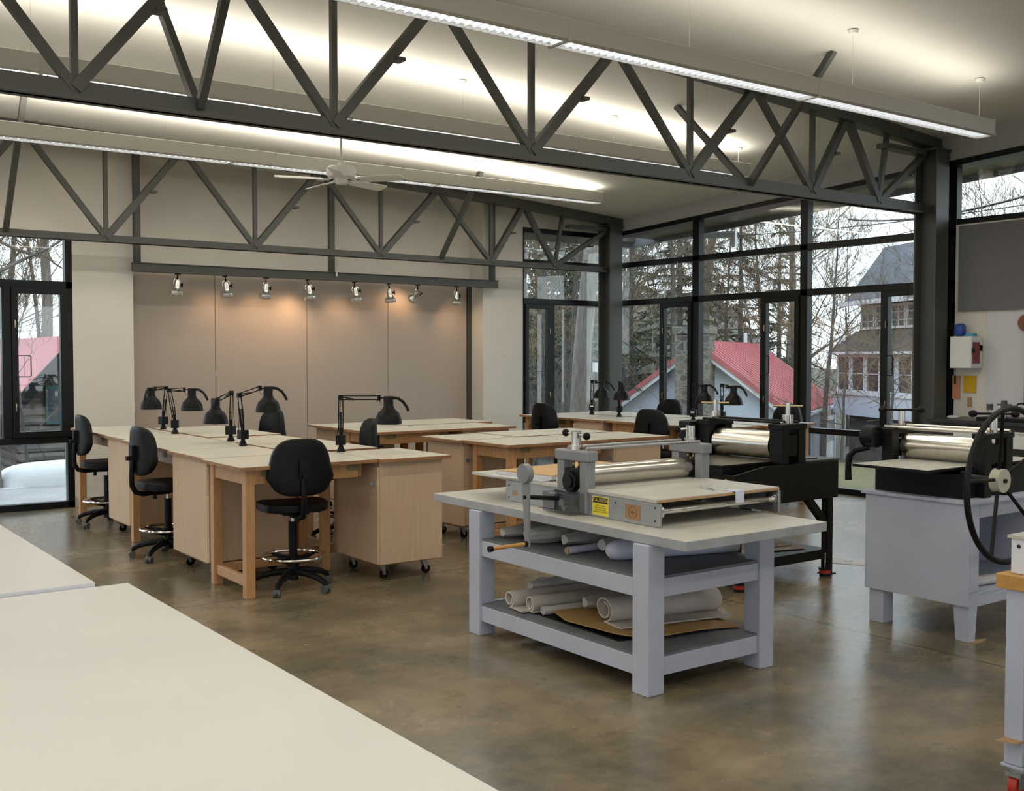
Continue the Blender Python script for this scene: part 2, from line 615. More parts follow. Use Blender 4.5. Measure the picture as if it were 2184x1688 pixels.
# right wall: bulkhead above the glazing, solid part beyond the steel column
b = MB(); b.use('soffit')
b.prism([(12.1, zhead(12.1)), (12.1, zceil(10.6, 12.1) + 0.05), (-5, zceil(10.6, -5) + 0.05), (-5, zhead(-5))], 10.52, 10.72, 'X')
struct(b.build('trim_bulkhead'))
b = MB(); b.use('drywall')
b.box(10.6, 10.72, -5, 6.52, 0, 3.02)
b.box(10.6, 10.72, -5, 1.0, 3.02, zhead(1))
struct(b.build('wall_right'))
b = MB(); b.use('fabric_grey')
b.box(10.565, 10.598, 4.1, 6.45, 2.10, 3.0)
b.box(10.565, 10.598, 1.7, 4.09, 2.10, 3.0)
struct(b.build('trim_tackboard'))
b = MB(); b.use('foamboard')
b.box(10.585, 10.598, 3.7, 6.13, 0.9, 2.07)
struct(b.build('trim_wallboard'))

# walls behind the camera and to the left, with window openings that light the room
b = MB(); b.use('drywall')
for (x0, x1) in ((-10.8, -8.5), (-5.5, -4.0), (-1.0, 0.5), (3.5, 5.0), (8.0, 10.75)):
    b.box(x0, x1, -5.2, -5.0, 0, wtop(0, -5))
for (x0, x1) in ((-8.5, -5.5), (-4.0, -1.0), (0.5, 3.5), (5.0, 8.0)):
    b.box(x0, x1, -5.2, -5.0, 2.9, wtop(0, -5))
    b.box(x0, x1, -5.2, -5.0, 0, 0.5)
struct(b.build('wall_front'))
b = MB(); b.use('drywall')
for (y0, y1) in ((-5, -3), (0.5, 2.0), (5.5, 7.0), (10.5, 12.1)):
    b.box(-10.8, -10.6, y0, y1, 0, wtop(-10.6, y0))
for (y0, y1) in ((-3, 0.5), (2.0, 5.5), (7.0, 10.5)):
    b.box(-10.8, -10.6, y0, y1, 2.9, wtop(-10.6, y0))
    b.box(-10.8, -10.6, y0, y1, 0, 0.5)
struct(b.build('wall_left'))

b = MB(); b.use('soffit')
b.box(3.03, 3.66, 12.085, 12.1, 0, 0.1)
b.box(8.352, 9.02, 12.085, 12.1, 0, 0.1)
struct(b.build('baseboard_back'))

# ---- glazing
def window(name, boxes, panes, axis, sashes=(), d0=0.0, d1=0.1):
    """boxes: (s0, s1, z0, z1) in the plane; axis 'Y' = plane y const (s is x), 'X' = plane x const (s is y)"""
    def put(m, s0, s1, z0, z1, a, c):
        if axis == 'Y': m.box(s0, s1, YB + a, YB + c, z0, z1)
        else: m.box(XR + a, XR + c, s0, s1, z0, z1)
    m = MB(); m.use('frame')
    for q in boxes: put(m, *q, d0, d1)
    w = m.build(name, bevel=0.004)
    struct(w)
    g = MB(); g.use('glass')
    for q in panes: put(g, *q, 0.05, 0.054)
    g.build('glass_pane', parent=w)
    for (s0, s1, z0, z1, hs) in sashes:
        m = MB(); m.use('frame')
        f = 0.062
        put(m, s0, s1, z0, z0 + f, -0.025, 0.045)
        put(m, s0, s1, z1 - f, z1, -0.025, 0.045)
        put(m, s0, s0 + f, z0 + f, z1 - f, -0.025, 0.045)
        put(m, s1 - f, s1, z0 + f, z1 - f, -0.025, 0.045)
        sh = m.build('casement_sash', parent=w, bevel=0.003)
        k = hs
        def P(s, dd, z):
            return (s, YB - dd, z) if axis == 'Y' else (XR - dd, s, z)
        m = MB(); m.use('plastic')
        zc = 1.52
        sg = 0.16 if hs < (s0 + s1) / 2 else -0.16
        sg *= 1
        m.tube([P(k, 0.03, zc + 0.11), P(k + sg * 0.8, 0.09, zc + 0.11), P(k + sg * 0.85, 0.095, zc + 0.10),
                P(k + sg * 0.85, 0.095, zc - 0.10), P(k + sg * 0.8, 0.09, zc - 0.11), P(k, 0.03, zc - 0.11)], 0.006, 6)
        m.build('window_handle', parent=sh)
        m = MB(); m.use('brass')
        for zz in (z0 + 0.28, z1 - 0.42):
            m.tube([P(k, 0.028, zz), P(k, 0.036, zz + 0.03), P(k, 0.03, zz + 0.08)], 0.006, 6)
        m.build('window_latch', parent=sh)
    return w

# left window in back wall
window('window_1',
       [(-2.5, 3.02, 0, 0.07), (-2.5, 3.02, 0.70, 0.77), (-2.5, 3.02, 2.34, 2.42), (-2.5, 3.02, 2.87, 2.93),
        (2.95, 3.02, 0, 2.93), (2.32, 2.41, 0.77, 2.34), (0.55, 0.65, 0, 2.93), (-2.5, -2.42, 0, 2.93), (-0.1, -0.02, 0.77, 2.34)],
       [(-2.42, 2.95, 0.07, 0.70), (-2.42, 2.95, 0.77, 2.34), (-2.42, 2.95, 2.42, 2.87)], 'Y',
       sashes=[(2.41, 2.95, 0.77, 2.34, 2.44)])
# right window in back wall
window('window_2',
       [(9.03, 10.6, 0, 0.07), (9.03, 10.6, 0.69, 0.76), (9.03, 10.6, 2.36, 2.44), (9.03, 10.6, 2.91, 2.985), (9.03, 10.6, 3.36, 3.43),
        (9.03, 9.06, 0, 3.43), (9.52, 9.60, 0.76, 2.36), (10.53, 10.6, 0, 3.43)],
       [(9.06, 10.53, 0.07, 0.69), (9.06, 10.53, 0.76, 2.36), (9.06, 10.53, 2.44, 2.91), (9.06, 10.53, 2.985, 3.36)], 'Y',
       sashes=[(9.06, 9.52, 0.76, 2.36, 9.49)])
# glazing in right wall, two tall bays and part of a third
zb = zhead(6.8)
bx = [(6.5, 12.1, 0, 0.07), (6.5, 12.1, 0.69, 0.76), (6.5, 12.1, 2.36, 2.44), (6.5, 12.1, 2.91, 2.985), (12.03, 12.1, 0, 3.39)]
for (a, c) in ((10.25, 10.37), (8.45, 8.56), (6.5, 6.6)):
    bx.append((a, c, 0, zhead(c) + 0.02))
for (a, c) in ((10.95, 11.0), (9.13, 9.18), (7.37, 7.42)):
    bx.append((a, c, 0.76, 2.36))
w3 = window('window_3', bx,
       [(6.6, 12.03, 0.07, 0.69), (6.6, 12.03, 0.76, 2.36), (6.6, 12.03, 2.44, 2.91)], 'X',
       sashes=[(10.37, 10.95, 0.76, 2.36, 10.91), (8.56, 9.13, 0.76, 2.36, 9.09), (6.85, 7.37, 0.76, 2.36, 7.33)])
m = MB(); m.use('glass')
m.prism([(12.03, 2.985), (12.03, zhead(12.03)), (6.6, zhead(6.6)), (6.6, 2.985)], XR + 0.05, XR + 0.054, 'X')
m.build('glass_pane', parent=w3)
m = MB(); m.use('frame')
m.prism([(12.1, zhead(12.1) - 0.03), (12.1, zhead(12.1) + 0.03), (1.0, zhead(1.0) + 0.03), (1.0, zhead(1.0) - 0.03)], XR - 0.09, XR + 0.1, 'X')
m.build('window_head', parent=w3)
# clerestory beyond the column
w4 = window('window_4', [(1.0, 6.5, 3.02, 3.08), (4.0, 4.08, 3.08, zhead(4.0))], [], 'X')
m = MB(); m.use('glass')
m.prism([(6.5, 3.08), (6.5, zhead(6.5)), (1.0, zhead(1.0)), (1.0, 3.08)], XR + 0.05, XR + 0.054, 'X')
m.build('glass_pane', parent=w4)

# ---- steel columns
def column(cx, cy, zt, n, label):
    m = MB(); m.use('steel')
    m.box(cx - 0.115, cx + 0.115, cy - 0.13, cy - 0.112, 0, zt)
    m.box(cx - 0.115, cx + 0.115, cy + 0.112, cy + 0.13, 0, zt)
    m.box(cx - 0.008, cx + 0.008, cy - 0.112, cy + 0.112, 0, zt)
    m.box(cx - 0.17, cx + 0.17, cy - 0.17, cy + 0.17, 0, 0.02)
    m.box(cx - 0.15, cx + 0.13, cy - 0.15, cy + 0.15, zt - 0.02, zt)
    o = m.build('steel_column', bevel=0.003)
    tag(o, label, 'column', kind='structure')
    return o
column(10.37, 6.65, 3.80, 1, 'grey steel column beside the wheel press')
column(10.35, 11.76, 3.50, 2, 'grey steel column in the glazed back corner')

# ------------------------------------------------------------------ roof trusses
def truss(Y, zb, ht, joints, label, hidden_z, xend, braces, endjoint):
    t = T('roof_truss', label, 'roof truss', (0, Y, zb), 0, 'bowstring roof trusses')
    off = (0, Y, zb)
    def top(x): return zceil(x, Y) - 0.055
    m = MB(off); m.use('steel')
    for s in (-1, 1):
        m.box(-10.3, 10.3, Y + s * 0.011 if s > 0 else Y - 0.075, Y + 0.075 if s > 0 else Y - 0.011, zb, zb + 0.012)
        m.box(-10.3, 10.3, min(Y + s * 0.011, Y + s * 0.023), max(Y + s * 0.011, Y + s * 0.023), zb, zb + ht)
    m.build('bottom_chord', parent=t)
    m = MB(off); m.use('steel')
    N = 26
    xs = [-xend + 2 * xend * i / N for i in range(N + 1)]
    for i in range(N):
        a = (xs[i], Y, top(xs[i])); c = (xs[i + 1], Y, top(xs[i + 1]))
        m.beam(a, c, 0.15, 0.11, e=0.004)
    m.build('top_chord', parent=t)
    js = [-j for j in reversed(joints)] + [0.0] + list(joints)
    zj = zb + ht * 0.6
    def web(a, c, w, clip=False, name='web_member'):
        m = MB(off); m.use('steel')
        m.beam(a, c, w, w, up=(0, 1, 0))
        if clip:
            p = Vector(a).lerp(Vector(c), 0.55)
            d = (Vector(c) - Vector(a)).normalized()
            n_ = Vector((d.z, 0, -d.x)) * (w * 0.5 + 0.02)
            q = p + n_
            m.box(q.x - 0.035, q.x + 0.035, Y - 0.05, Y + 0.05, q.z - 0.012, q.z + 0.012)
        return m.build(name, parent=t)
    tops = []
    for i in range(len(js) - 1):
        tops.append((js[i] + js[i + 1]) / 2)
    tops = [js[0] - 0.72] + tops + [js[-1] + 0.72]
    for i, j in enumerate(js):
        if abs(j) > 9.2:
            sgn = 1 if j > 0 else -1
            inner = tops[i] if sgn > 0 else tops[i + 1]
            web((j, Y, zj), (inner, Y, top(inner)), 0.065)
            web((j, Y + 0.0, zj), (j + sgn * 0.14, Y, top(j) - 0.02), 0.045)
            web((j, Y, zj), (sgn * 10.42, Y, top(10.4) - 0.04), 0.06, True)
            continue
        web((j, Y, zj), (tops[i], Y, top(tops[i])), 0.055)
        web((j, Y, zj), (j, Y, top(j)), 0.042)
        web((j, Y, zj), (tops[i + 1], Y, top(tops[i + 1])), 0.07, True)
    for sgn in (1, -1):
        m = MB(off); m.use('steel')
        zz = top(10.3) - 0.10
        x0, x1 = sorted((sgn * 9.55, sgn * 10.25))
        m.box(x0, x1, Y - 0.06, Y + 0.06, zz - 0.05, zz)
        m.build('bearing_seat', parent=t)
    for bx_ in braces:
        for s in (-1, 1):
            y2 = Y + s * 0.92
            if y2 > 12.3: continue
            m = MB(off); m.use('steel')
            m.beam((bx_, Y + s * 0.02, zb + 0.06), (bx_, y2, zceil(bx_, y2)), 0.055, 0.05, up=(1, 0, 0))
            m.build('sway_brace', parent=t)
    return t
truss(6.70, 3.13, 0.115, [1.70, 3.39, 5.08, 6.81, 8.46, 9.51], 'nearer dark grey steel truss spanning the top of the view', 0, 10.6, [2.45, 7.56, -2.5], 9.51)
truss(11.75, 2.83, 0.075, [1.65, 3.28, 4.94, 6.58, 8.24, 9.32], 'farther dark grey steel truss running before the back wall', 0, 10.6, [2.3, 7.45, -2.5], 9.32)

# ------------------------------------------------------------------ pendant light fixtures
def fixture(Y, z, label, x0=-9.3, x1=9.2, up=1.0):
    t = T('pendant_light', label, 'ceiling light', (x1, Y, z), 0, 'long suspended strip lights')
    off = (x1, Y, z)
    hw = 0.105
    m = MB(off); m.use('lamp_body')
    for s in (-1, 1):
        m.prism([(Y + s * hw, z + 0.01), (Y + s * hw, z + 0.135), (Y + s * (hw - 0.008), z + 0.14), (Y + s * (hw - 0.012), z + 0.02),
                 (Y + s * 0.072, z + 0.012), (Y + s * 0.072, z)], x0, x1, 'X')
    m.box(x0, x1, Y - hw + 0.012, Y + hw - 0.012, z + 0.085, z + 0.092)
    m.build('housing', parent=t)
    for xe in (x0, x1):
        m = MB(off); m.use('lamp_body')
        m.box(xe - 0.004, xe + 0.004, Y - hw - 0.003, Y + hw + 0.003, z - 0.003, z + 0.143)
        m.build('end_cap', parent=t)
    for i in range(1, int((x1 - x0) / 2.45) + 1):
        xx = x1 - i * 2.45
        m = MB(off); m.use('lamp_body')
        m.box(xx - 0.012, xx + 0.012, Y - hw - 0.002, Y + hw + 0.002, z - 0.002, z + 0.14)
        m.build('joint_band', parent=t)
    m = MB(off); m.use('tube')
    m.box(x0 + 0.02, x1 - 0.02, Y - 0.068, Y + 0.068, z + 0.026, z + 0.03)
    m.build('lamp_tube', parent=t)
    m = MB(off); m.use('white')
    k = int((x1 - x0) / 0.06)
    for i in range(k):
        xx = x0 + 0.04 + i * 0.06
        m.box(xx, xx + 0.004, Y - 0.07, Y + 0.07, z + 0.004, z + 0.024)
    m.build('louver', parent=t)
    i = 0
    xx = x1 - 0.08
    while xx > x0:
        zc = zceil(xx, Y)
        m = MB(off); m.use('chrome')
        m.cyl((xx, Y, z + 0.13), (xx, Y, zc - 0.015), 0.0022, 5)
        m.use('white')
        m.cyl((xx, Y, zc - 0.03), (xx, Y, zc - 0.004), 0.035, 14, 0.045)
        m.build('suspension_wire', parent=t)
        xx -= 1.83
    L = x1 - x0
    area('uplight', ((x0 - x1) / 2, 0, 0.13), (PI, 0, 0), L - 0.1, 0.12, LAMP_UP * up * L, (1.0, 0.92, 0.80), t)
    area('downlight', ((x0 - x1) / 2, 0, -0.004), (0, 0, 0), L - 0.1, 0.12, LAMP_DOWN * L, (1.0, 0.94, 0.84), t)
    return t
fixture(5.40, 3.60, 'long strip light crossing in front of the nearer truss top', x1=9.22, up=0.65)
fixture(8.23, 3.615, 'long strip light hung between the two trusses')
fixture(10.58, 3.585, 'long strip light just before the farther truss, behind the ceiling fan', x1=9.1, up=1.35)
fixture(2.60, 3.80, 'added unseen strip light above the camera, for even room light')  # extra fixture added out of view to even out the room light
fixture(-0.2, 3.95, 'added unseen strip light toward the front wall, evening the light')  # another unseen fixture, added only to spread the light evenly

# ------------------------------------------------------------------ ceiling fan
t = T('ceiling_fan', 'white five blade ceiling fan on a short rod', 'ceiling fan', (5.09, 9.9, 3.35), R(11))
m = MB(); m.use('white')
m.cyl((0, 0, 0.2), (0, 0, zceil(5.09, 9.9) - 3.35 - 0.01), 0.013, 10)
m.lathe([(0.0, 0.69), (0.06, 0.68), (0.065, 0.62), (0.02, 0.58)], 18)
m.build('downrod', parent=t)
m = MB(); m.use('white')
m.lathe([(0.0, 0.24), (0.03, 0.24), (0.04, 0.2), (0.13, 0.195), (0.15, 0.175), (0.15, 0.115), (0.135, 0.09), (0.07, 0.085), (0.06, 0.05), (0.055, 0.02), (0.0, 0.01)], 28)
m.build('motor_housing', parent=t)
for k in range(5):
    a = 2 * PI * k / 5 + R(8)
    rot = Matrix.Rotation(a, 4, 'Z') @ Matrix.Rotation(R(-17), 4, 'X')
    m = MB(); m.use('white')
    pts = [(0.19, -0.045), (0.24, -0.058), (0.6, -0.07), (0.655, -0.06), (0.67, -0.03), (0.67, 0.03), (0.655, 0.06), (0.6, 0.07), (0.24, 0.058), (0.19, 0.045)]
    m.prism(pts, 0.060, 0.068)
    m.bm.transform(rot)
    bl = m.build('fan_blade', parent=t)
    m = MB(); m.use('white')
    m.tube([(0.09, 0, 0.075), (0.14, 0.02, 0.06), (0.2, 0.03, 0.056), (0.25, 0.03, 0.056)], 0.007, 6)
    m.tube([(0.09, 0, 0.075), (0.14, -0.02, 0.06), (0.2, -0.03, 0.056), (0.25, -0.03, 0.056)], 0.007, 6)
    m.bm.transform(rot)
    m.build('blade_arm', parent=bl)

# ------------------------------------------------------------------ hanging track beam, spot lamps, tack panels
t = T('track_beam', 'grey steel beam hung below the far truss, carrying the spot lamps', 'beam', (6.05, 11.98, 2.55))
off = (6.05, 11.98, 2.55)
m = MB(off); m.use('steel')
m.box(3.62, 8.50, 11.945, 12.015, 2.55, 2.65)
m.box(3.62, 8.50, 11.93, 12.03, 2.642, 2.652)
m.build('beam', parent=t, bevel=0.003)
for xx, w in ((3.67, 0.035), (6.02, 0.035), (8.42, 0.035)):
    m = MB(off); m.use('steel')
    m.box(xx - w, xx + w, 11.95, 12.01, 2.652, zceil(xx, 12) - 0.01)
    m.build('hanger', parent=t, bevel=0.003)
m = MB(off); m.use('white')
m.cyl((6.05, 11.90, 2.60), (6.05, 11.90, 2.66), 0.014, 10, 0.007)
m.cyl((6.05, 11.90, 2.66), (6.05, 11.90, 2.95), 0.004, 6)
m.build('pull_cord', parent=t)

m = MB(); m.use('steel')
m.box(3.66, 3.735, 12.37, 12.425, 0, 2.64)
m.box(8.29, 8.35, 12.37, 12.425, 0, 2.64)
m.box(3.735, 8.29, 12.37, 12.425, 2.60, 2.64)
tag(m.build('panel_frame', bevel=0.003), 'thin grey steel frame around the tan tack panels', 'frame', kind='structure')
seams = [3.74, 4.705, 5.885, 7.044, 8.285]
nm = ['narrow leftmost tan fabric tack panel on the back wall', 'second tan fabric tack panel from the left on the back wall',
      'third tan fabric tack panel from the left on the back wall', 'rightmost tan fabric tack panel, beside the lit wall return']
for i in range(4):
    m = MB(); m.use('fabric_wall')
    m.box(seams[i] + 0.003, seams[i + 1] - 0.003, 12.395, 12.426, 0.02, 2.598)
    tag(m.build('tack_panel', bevel=0.003), nm[i], 'wall panel', 'tan fabric tack panels')

# spot lamps
def make_spot():
    t = T('spot_lamp', '', 'spot lamp')
    m = MB(); m.use('plastic')
    m.box(-0.022, 0.022, -0.03, 0.03, -0.012, 0)
    m.cyl((0, 0, -0.012), (0, 0, -0.045), 0.008, 8)
    m.superell((0, 0, -0.052), (0.013, 0.013, 0.013), 1, 1, nu=10, nv=6)
    m.build('swivel', parent=t)
    m = MB(); m.use('chrome')
    m.tube([(-0.035, 0, -0.13), (-0.042, 0, -0.09), (-0.025, 0, -0.058), (0, 0, -0.052), (0.025, 0, -0.058), (0.042, 0, -0.09), (0.035, 0, -0.13)], 0.004, 6)
    m.build('yoke', parent=t)
    m = MB(); m.use('spotmetal')
    m.lathe([(0.0, -0.072), (0.030, -0.074), (0.034, -0.082), (0.036, -0.15), (0.045, -0.175), (0.066, -0.20), (0.071, -0.205), (0.071, -0.24), (0.067, -0.245), (0.062, -0.24), (0.05, -0.20)], 22)
    m.build('lamp_body', parent=t)
    m = MB(); m.use('white')
    m.lathe([(0.0, -0.236), (0.045, -0.232), (0.06, -0.21)], 18)
    m.build('bulb', parent=t)
    m = MB(); m.use('plastic')
    m.cyl((0.036, 0, -0.12), (0.066, 0, -0.12), 0.012, 8)
    m.box(0.06, 0.07, -0.008, 0.008, -0.145, -0.095)
    m.build('knob', parent=t)
    return t
sp = make_spot(); u = [False]
spots = [(4.12, 10, 3), (4.67, -8, 2), (5.17, 5, 2), (5.70, -14, 7), (6.33, -12, 4), (6.82, -9, 5), (7.25, 8, -62), (7.85, 8, 2)]
slab = ['leftmost silver spot lamp on the track beam', 'second silver spot lamp from the left on the track beam', 'third silver spot lamp from the left, over a panel seam',
        'fourth silver spot lamp from the left, tilted left', 'silver spot lamp just right of the middle hanger', 'third silver spot lamp from the right on the track beam',
        'silver spot lamp swivelled toward the wall, second from the right', 'rightmost silver spot lamp on the track beam']
for i, (x, ry, rx) in enumerate(spots):
    o = place(sp, u, (x, 11.98, 2.55), R(ry), slab[i], 'silver spot lamps on the track beam')
    o.rotation_euler = (0, R(ry * 0.6), R(ry))
    if rx < 0:
        for ch in o.children:
            if ch.name.startswith(('lamp_body', 'bulb', 'knob')):
                ch.matrix_local = Matrix.Translation((0, 0, -0.11)) @ Matrix.Rotation(R(55), 4, 'X') @ Matrix.Translation((0, 0, 0.11))
def spotlight(x, y, z, tx, ty, tz, e, parent=None):
    d = bpy.data.lights.new('spot_beam', 'SPOT')
    d.energy = e; d.spot_size = R(125); d.spot_blend = 1.0; d.color = (1.0, 0.62, 0.34); d.shadow_soft_size = 0.05
    o = bpy.data.objects.new('spot_beam', d); COL.objects.link(o)
    o.location = (x, y, z)
    o.rotation_euler = (Vector((tx, ty, tz)) - Vector((x, y, z))).to_track_quat('-Z', 'Y').to_euler()
spotlight(7.23, 12.08, 2.44, 7.12, 12.4, 2.12, 16)
spotlight(5.70, 12.04, 2.34, 5.60, 12.42, 1.9, 14)
spotlight(5.17, 12.04, 2.34, 5.20, 12.42, 1.9, 9)
spotlight(4.67, 12.04, 2.34, 4.65, 12.42, 1.9, 7)
spotlight(6.33, 12.04, 2.34, 6.30, 12.42, 1.9, 7)
spotlight(7.85, 12.04, 2.34, 8.1, 12.3, 1.9, 7)

# ------------------------------------------------------------------ work tables and rolling cabinets
HT = 0.89
def work_table(x0, x1, y0, y1, label, group, dz=0.0, leg=0.066, skip=()):
    cx, cy = (x0 + x1) / 2, (y0 + y1) / 2
    t = T('work_table', label, 'table', (cx, cy, 0), 0, group)
    off = (cx, cy, 0)
    h = HT + dz
    m = MB(off); m.use('pine_dark')
    m.box(x0, x1, y0, y1, h - 0.024, h, top='laminate')
    m.build('tabletop', parent=t)
    i = 0.055
    lx = (x0 + i, x1 - i - leg); ly = (y0 + i, y1 - i - leg)
    for ia, a in enumerate(lx):
        for ic, c in enumerate(ly):
            if (ia, ic) in skip: continue
            m = MB(off); m.use('pine')
            m.box(a, a + leg, c, c + leg, 0, h - 0.025)
            m.build('leg', parent=t, bevel=0.004)
    ap = 0.022
    m = MB(off); m.use('pine')
    for c in (y0 + i + 0.01, y1 - i - 0.01 - ap):
        m.box(lx[0] + leg, lx[1], c, c + ap, h - 0.125, h - 0.026)
    for a in (x0 + i + 0.01, x1 - i - 0.01 - ap):
        m.box(a, a + ap, ly[0] + leg, ly[1], h - 0.125, h - 0.026)
    m.build('apron', parent=t, bevel=0.002)
    long_x = (x1 - x0) >= (y1 - y0)
    m = MB(off); m.use('pine')
    s = 0.035
    if long_x:
        for ia, a in enumerate((lx[0] + leg / 2 - s / 2, lx[1] + leg / 2 - s / 2)):
            if (ia, 0) not in skip and (ia, 1) not in skip:
                m.box(a, a + s, ly[0] + leg, ly[1], 0.075, 0.145)
        yc = cy if not skip else ly[1] + leg / 2
        e = leg if skip else leg / 2 + s / 2
        m.box(lx[0] + e, lx[1] + (0 if skip else leg / 2 - s / 2), yc - 0.02, yc + 0.02, 0.08, 0.14)
    else:
        for ic, c in enumerate((ly[0] + leg / 2 - s / 2, ly[1] + leg / 2 - s / 2)):
            if (0, ic) not in skip:
                m.box(lx[0] + leg, lx[1], c, c + s, 0.075, 0.145)
        if not skip:
            m.box(cx - 0.02, cx + 0.02, ly[0] + leg / 2 + s / 2, ly[1] + leg / 2 - s / 2, 0.08, 0.14)
    m.build('stretcher', parent=t, bevel=0.003)
    if long_x:
        for px in (x0 + 0.22, x1 - 0.16):
            m = MB(off); m.use('olive_tag')
            m.superell((px, y0 + i + 0.008, h - 0.055), (0.055, 0.004, 0.022), 0.5, 0.5, nu=16, nv=6)
            m.build('label_plate', parent=t)
    else:
        m = MB(off); m.use('olive_tag')
        m.superell((x0 + i + 0.008, cy - 0.3, h - 0.06), (0.004, 0.055, 0.022), 0.5, 0.5, nu=16, nv=6)
        m.build('label_plate', parent=t)
    return t

def rolling_cabinet(x0, x1, y0, y1, label, group, lock='-x', dz=0.0, inset=(0.04, 0.06, 0.05, 0.03)):
    """inset: west, east, south, north gap between the box and its top"""
    cx, cy = (x0 + x1) / 2, (y0 + y1) / 2
    t = T('rolling_cabinet', label, 'cabinet', (cx, cy, 0), 0, group)
    off = (cx, cy, 0)
    h = HT + dz
    a0, a1, c0, c1 = x0 + inset[0], x1 - inset[1], y0 + inset[2], y1 - inset[3]
    m = MB(off); m.use('pine_dark')
    m.box(x0, x1, y0, y1, h - 0.024, h, top='laminate')
    m.build('cabinet_top', parent=t)
    m = MB(off); m.use('birch')
    m.box(a0, a1, c0, c1, 0.125, h - 0.026)
    m.build('cabinet_box', parent=t, bevel=0.003)
    m = MB(off); m.use('birch')
    g = 0.004
    if lock == '-x': m.box(a0 - 0.018, a0 - 0.001, c0 + g, c1 - g, 0.13, h - 0.06)
    elif lock == '+x': m.box(a1 + 0.001, a1 + 0.018, c0 + g, c1 - g, 0.13, h - 0.06)
    elif lock == '-y': m.box(a0 + g, a1 - g, c0 - 0.018, c0 - 0.001, 0.13, h - 0.06)
    else: m.box(a0 + g, a1 - g, c1 + 0.001, c1 + 0.018, 0.13, h - 0.06)
    d = m.build('door', parent=t, bevel=0.002)
    m = MB(off); m.use('alum')
    if lock == '-x':
        m.box(a0 - 0.026, a0 - 0.0185, c0 + 0.03, c0 + 0.075, h - 0.20, h - 0.165)
        m.box(a0 - 0.05, a0 - 0.026, c0 + 0.055, c0 + 0.062, h - 0.195, h - 0.17)
    elif lock == '+x':
        m.box(a1 + 0.0185, a1 + 0.026, c0 + 0.03, c0 + 0.075, h - 0.20, h - 0.165)
    elif lock == '-y':
        m.box(a0 + 0.03, a0 + 0.075, c0 - 0.026, c0 - 0.0185, h - 0.20, h - 0.165)
    else:
        m.box(a0 + 0.03, a0 + 0.075, c1 + 0.0185, c1 + 0.026, h - 0.20, h - 0.165)
    m.build('hasp', parent=d)
    m = MB(off); m.use('pine_dark')
    m.box(a0 + 0.02, a1 - 0.02, c0 + 0.06, c1 - 0.06, 0.108, 0.125)
    m.build('base_board', parent=t)
    for px in (a0 + 0.07, a1 - 0.1):
        for py in (c0 + 0.11, c1 - 0.11):
            m = MB(off); m.use('alum')
            m.box(px - 0.03, px + 0.03, py - 0.03, py + 0.03, 0.100, 0.107)
            m.prism([(px - 0.02, 0.1), (px + 0.02, 0.1), (px + 0.03, 0.035), (px + 0.012, 0.03)], py - 0.018, py - 0.014, 'Y')
            m.prism([(px - 0.02, 0.1), (px + 0.02, 0.1), (px + 0.03, 0.035), (px + 0.012, 0.03)], py + 0.014, py + 0.018, 'Y')
            k = m.build('caster', parent=t)
            m = MB(off); m.use('plastic')
            m.cyl((px + 0.021, py - 0.012, 0.034), (px + 0.021, py + 0.012, 0.034), 0.033, 18)
            m.build('wheel', parent=k)
    return t

GT, GC = 'wooden work tables with cream tops', 'birch rolling cabinets with cream tops'
# left cluster: front run
work_table(2.72, 3.742, 6.74, 7.50, 'wooden work table nearest the camera in the left cluster, with the stool pushed in', GT, skip=((1, 0),))
rolling_cabinet(3.748, 4.34, 6.70, 7.47, 'birch cabinet at the near right end of the left cluster, caster showing', GC, '-x', inset=(0.015, 0.05, 0.05, 0.03))
# left column
rolling_cabinet(2.76, 3.475, 7.515, 8.31, 'birch cabinet behind the nearest work table, left side of the left cluster', GC, '-y', inset=(0.03, 0.06, 0.03, 0.03))
work_table(2.79, 3.475, 8.318, 9.60, 'wooden work table with the second stool, left side of the left cluster', GT, skip=((0, 0), (1, 0)))
rolling_cabinet(2.83, 3.475, 9.608, 10.30, 'birch cabinet between the two stools on the left side', GC, '-y', inset=(0.03, 0.06, 0.03, 0.03))
work_table(2.85, 3.475, 10.308, 11.57, 'wooden work table beside the left window, with the farthest left stool', GT, skip=((0, 0), (1, 0)))
# right column
work_table(3.495, 4.21, 7.58, 8.76, 'wooden work table in the middle of the left cluster, behind the single reaching lamp', GT, dz=0.004)
rolling_cabinet(3.495, 4.17, 8.768, 9.40, 'birch cabinet on the right side of the left cluster, between two work tables', GC, '+x', dz=-0.002)
work_table(3.495, 4.20, 9.408, 10.95, 'wooden work table at the far right of the left cluster, near the tan panels', GT, dz=0.006)
# back middle cluster
work_table(5.03, 6.02, 9.12, 9.87, 'wooden work table in front of the tan panels, front left of the back cluster', GT, skip=((1, 0),))
rolling_cabinet(6.03, 6.72, 9.12, 9.87, 'birch cabinet at the front right of the back cluster', GC, '-x')
rolling_cabinet(5.05, 5.76, 9.885, 10.64, 'birch cabinet at the back left of the back cluster, side facing the camera', GC, '-y', inset=(0.09, 0.06, 0.03, 0.03))
work_table(5.77, 6.95, 9.885, 10.68, 'wooden work table nearest the tan panels, back right of the back cluster', GT, dz=0.003)
# middle cluster
work_table(5.20, 6.37, 7.16, 7.83, 'wooden work table right behind the grey press, front of the middle cluster', GT, skip=((1, 0),))
rolling_cabinet(6.378, 7.03, 7.16, 7.85, 'birch cabinet seen through the grey press, front right of the middle cluster', GC, '-x')
rolling_cabinet(5.15, 5.79, 7.845, 8.47, 'birch cabinet at the back left of the middle cluster', GC, '-y', inset=(0.06, 0.03, 0.03, 0.03))
work_table(5.80, 6.96, 7.865, 8.52, 'wooden work table at the back right of the middle cluster', GT, dz=0.003)
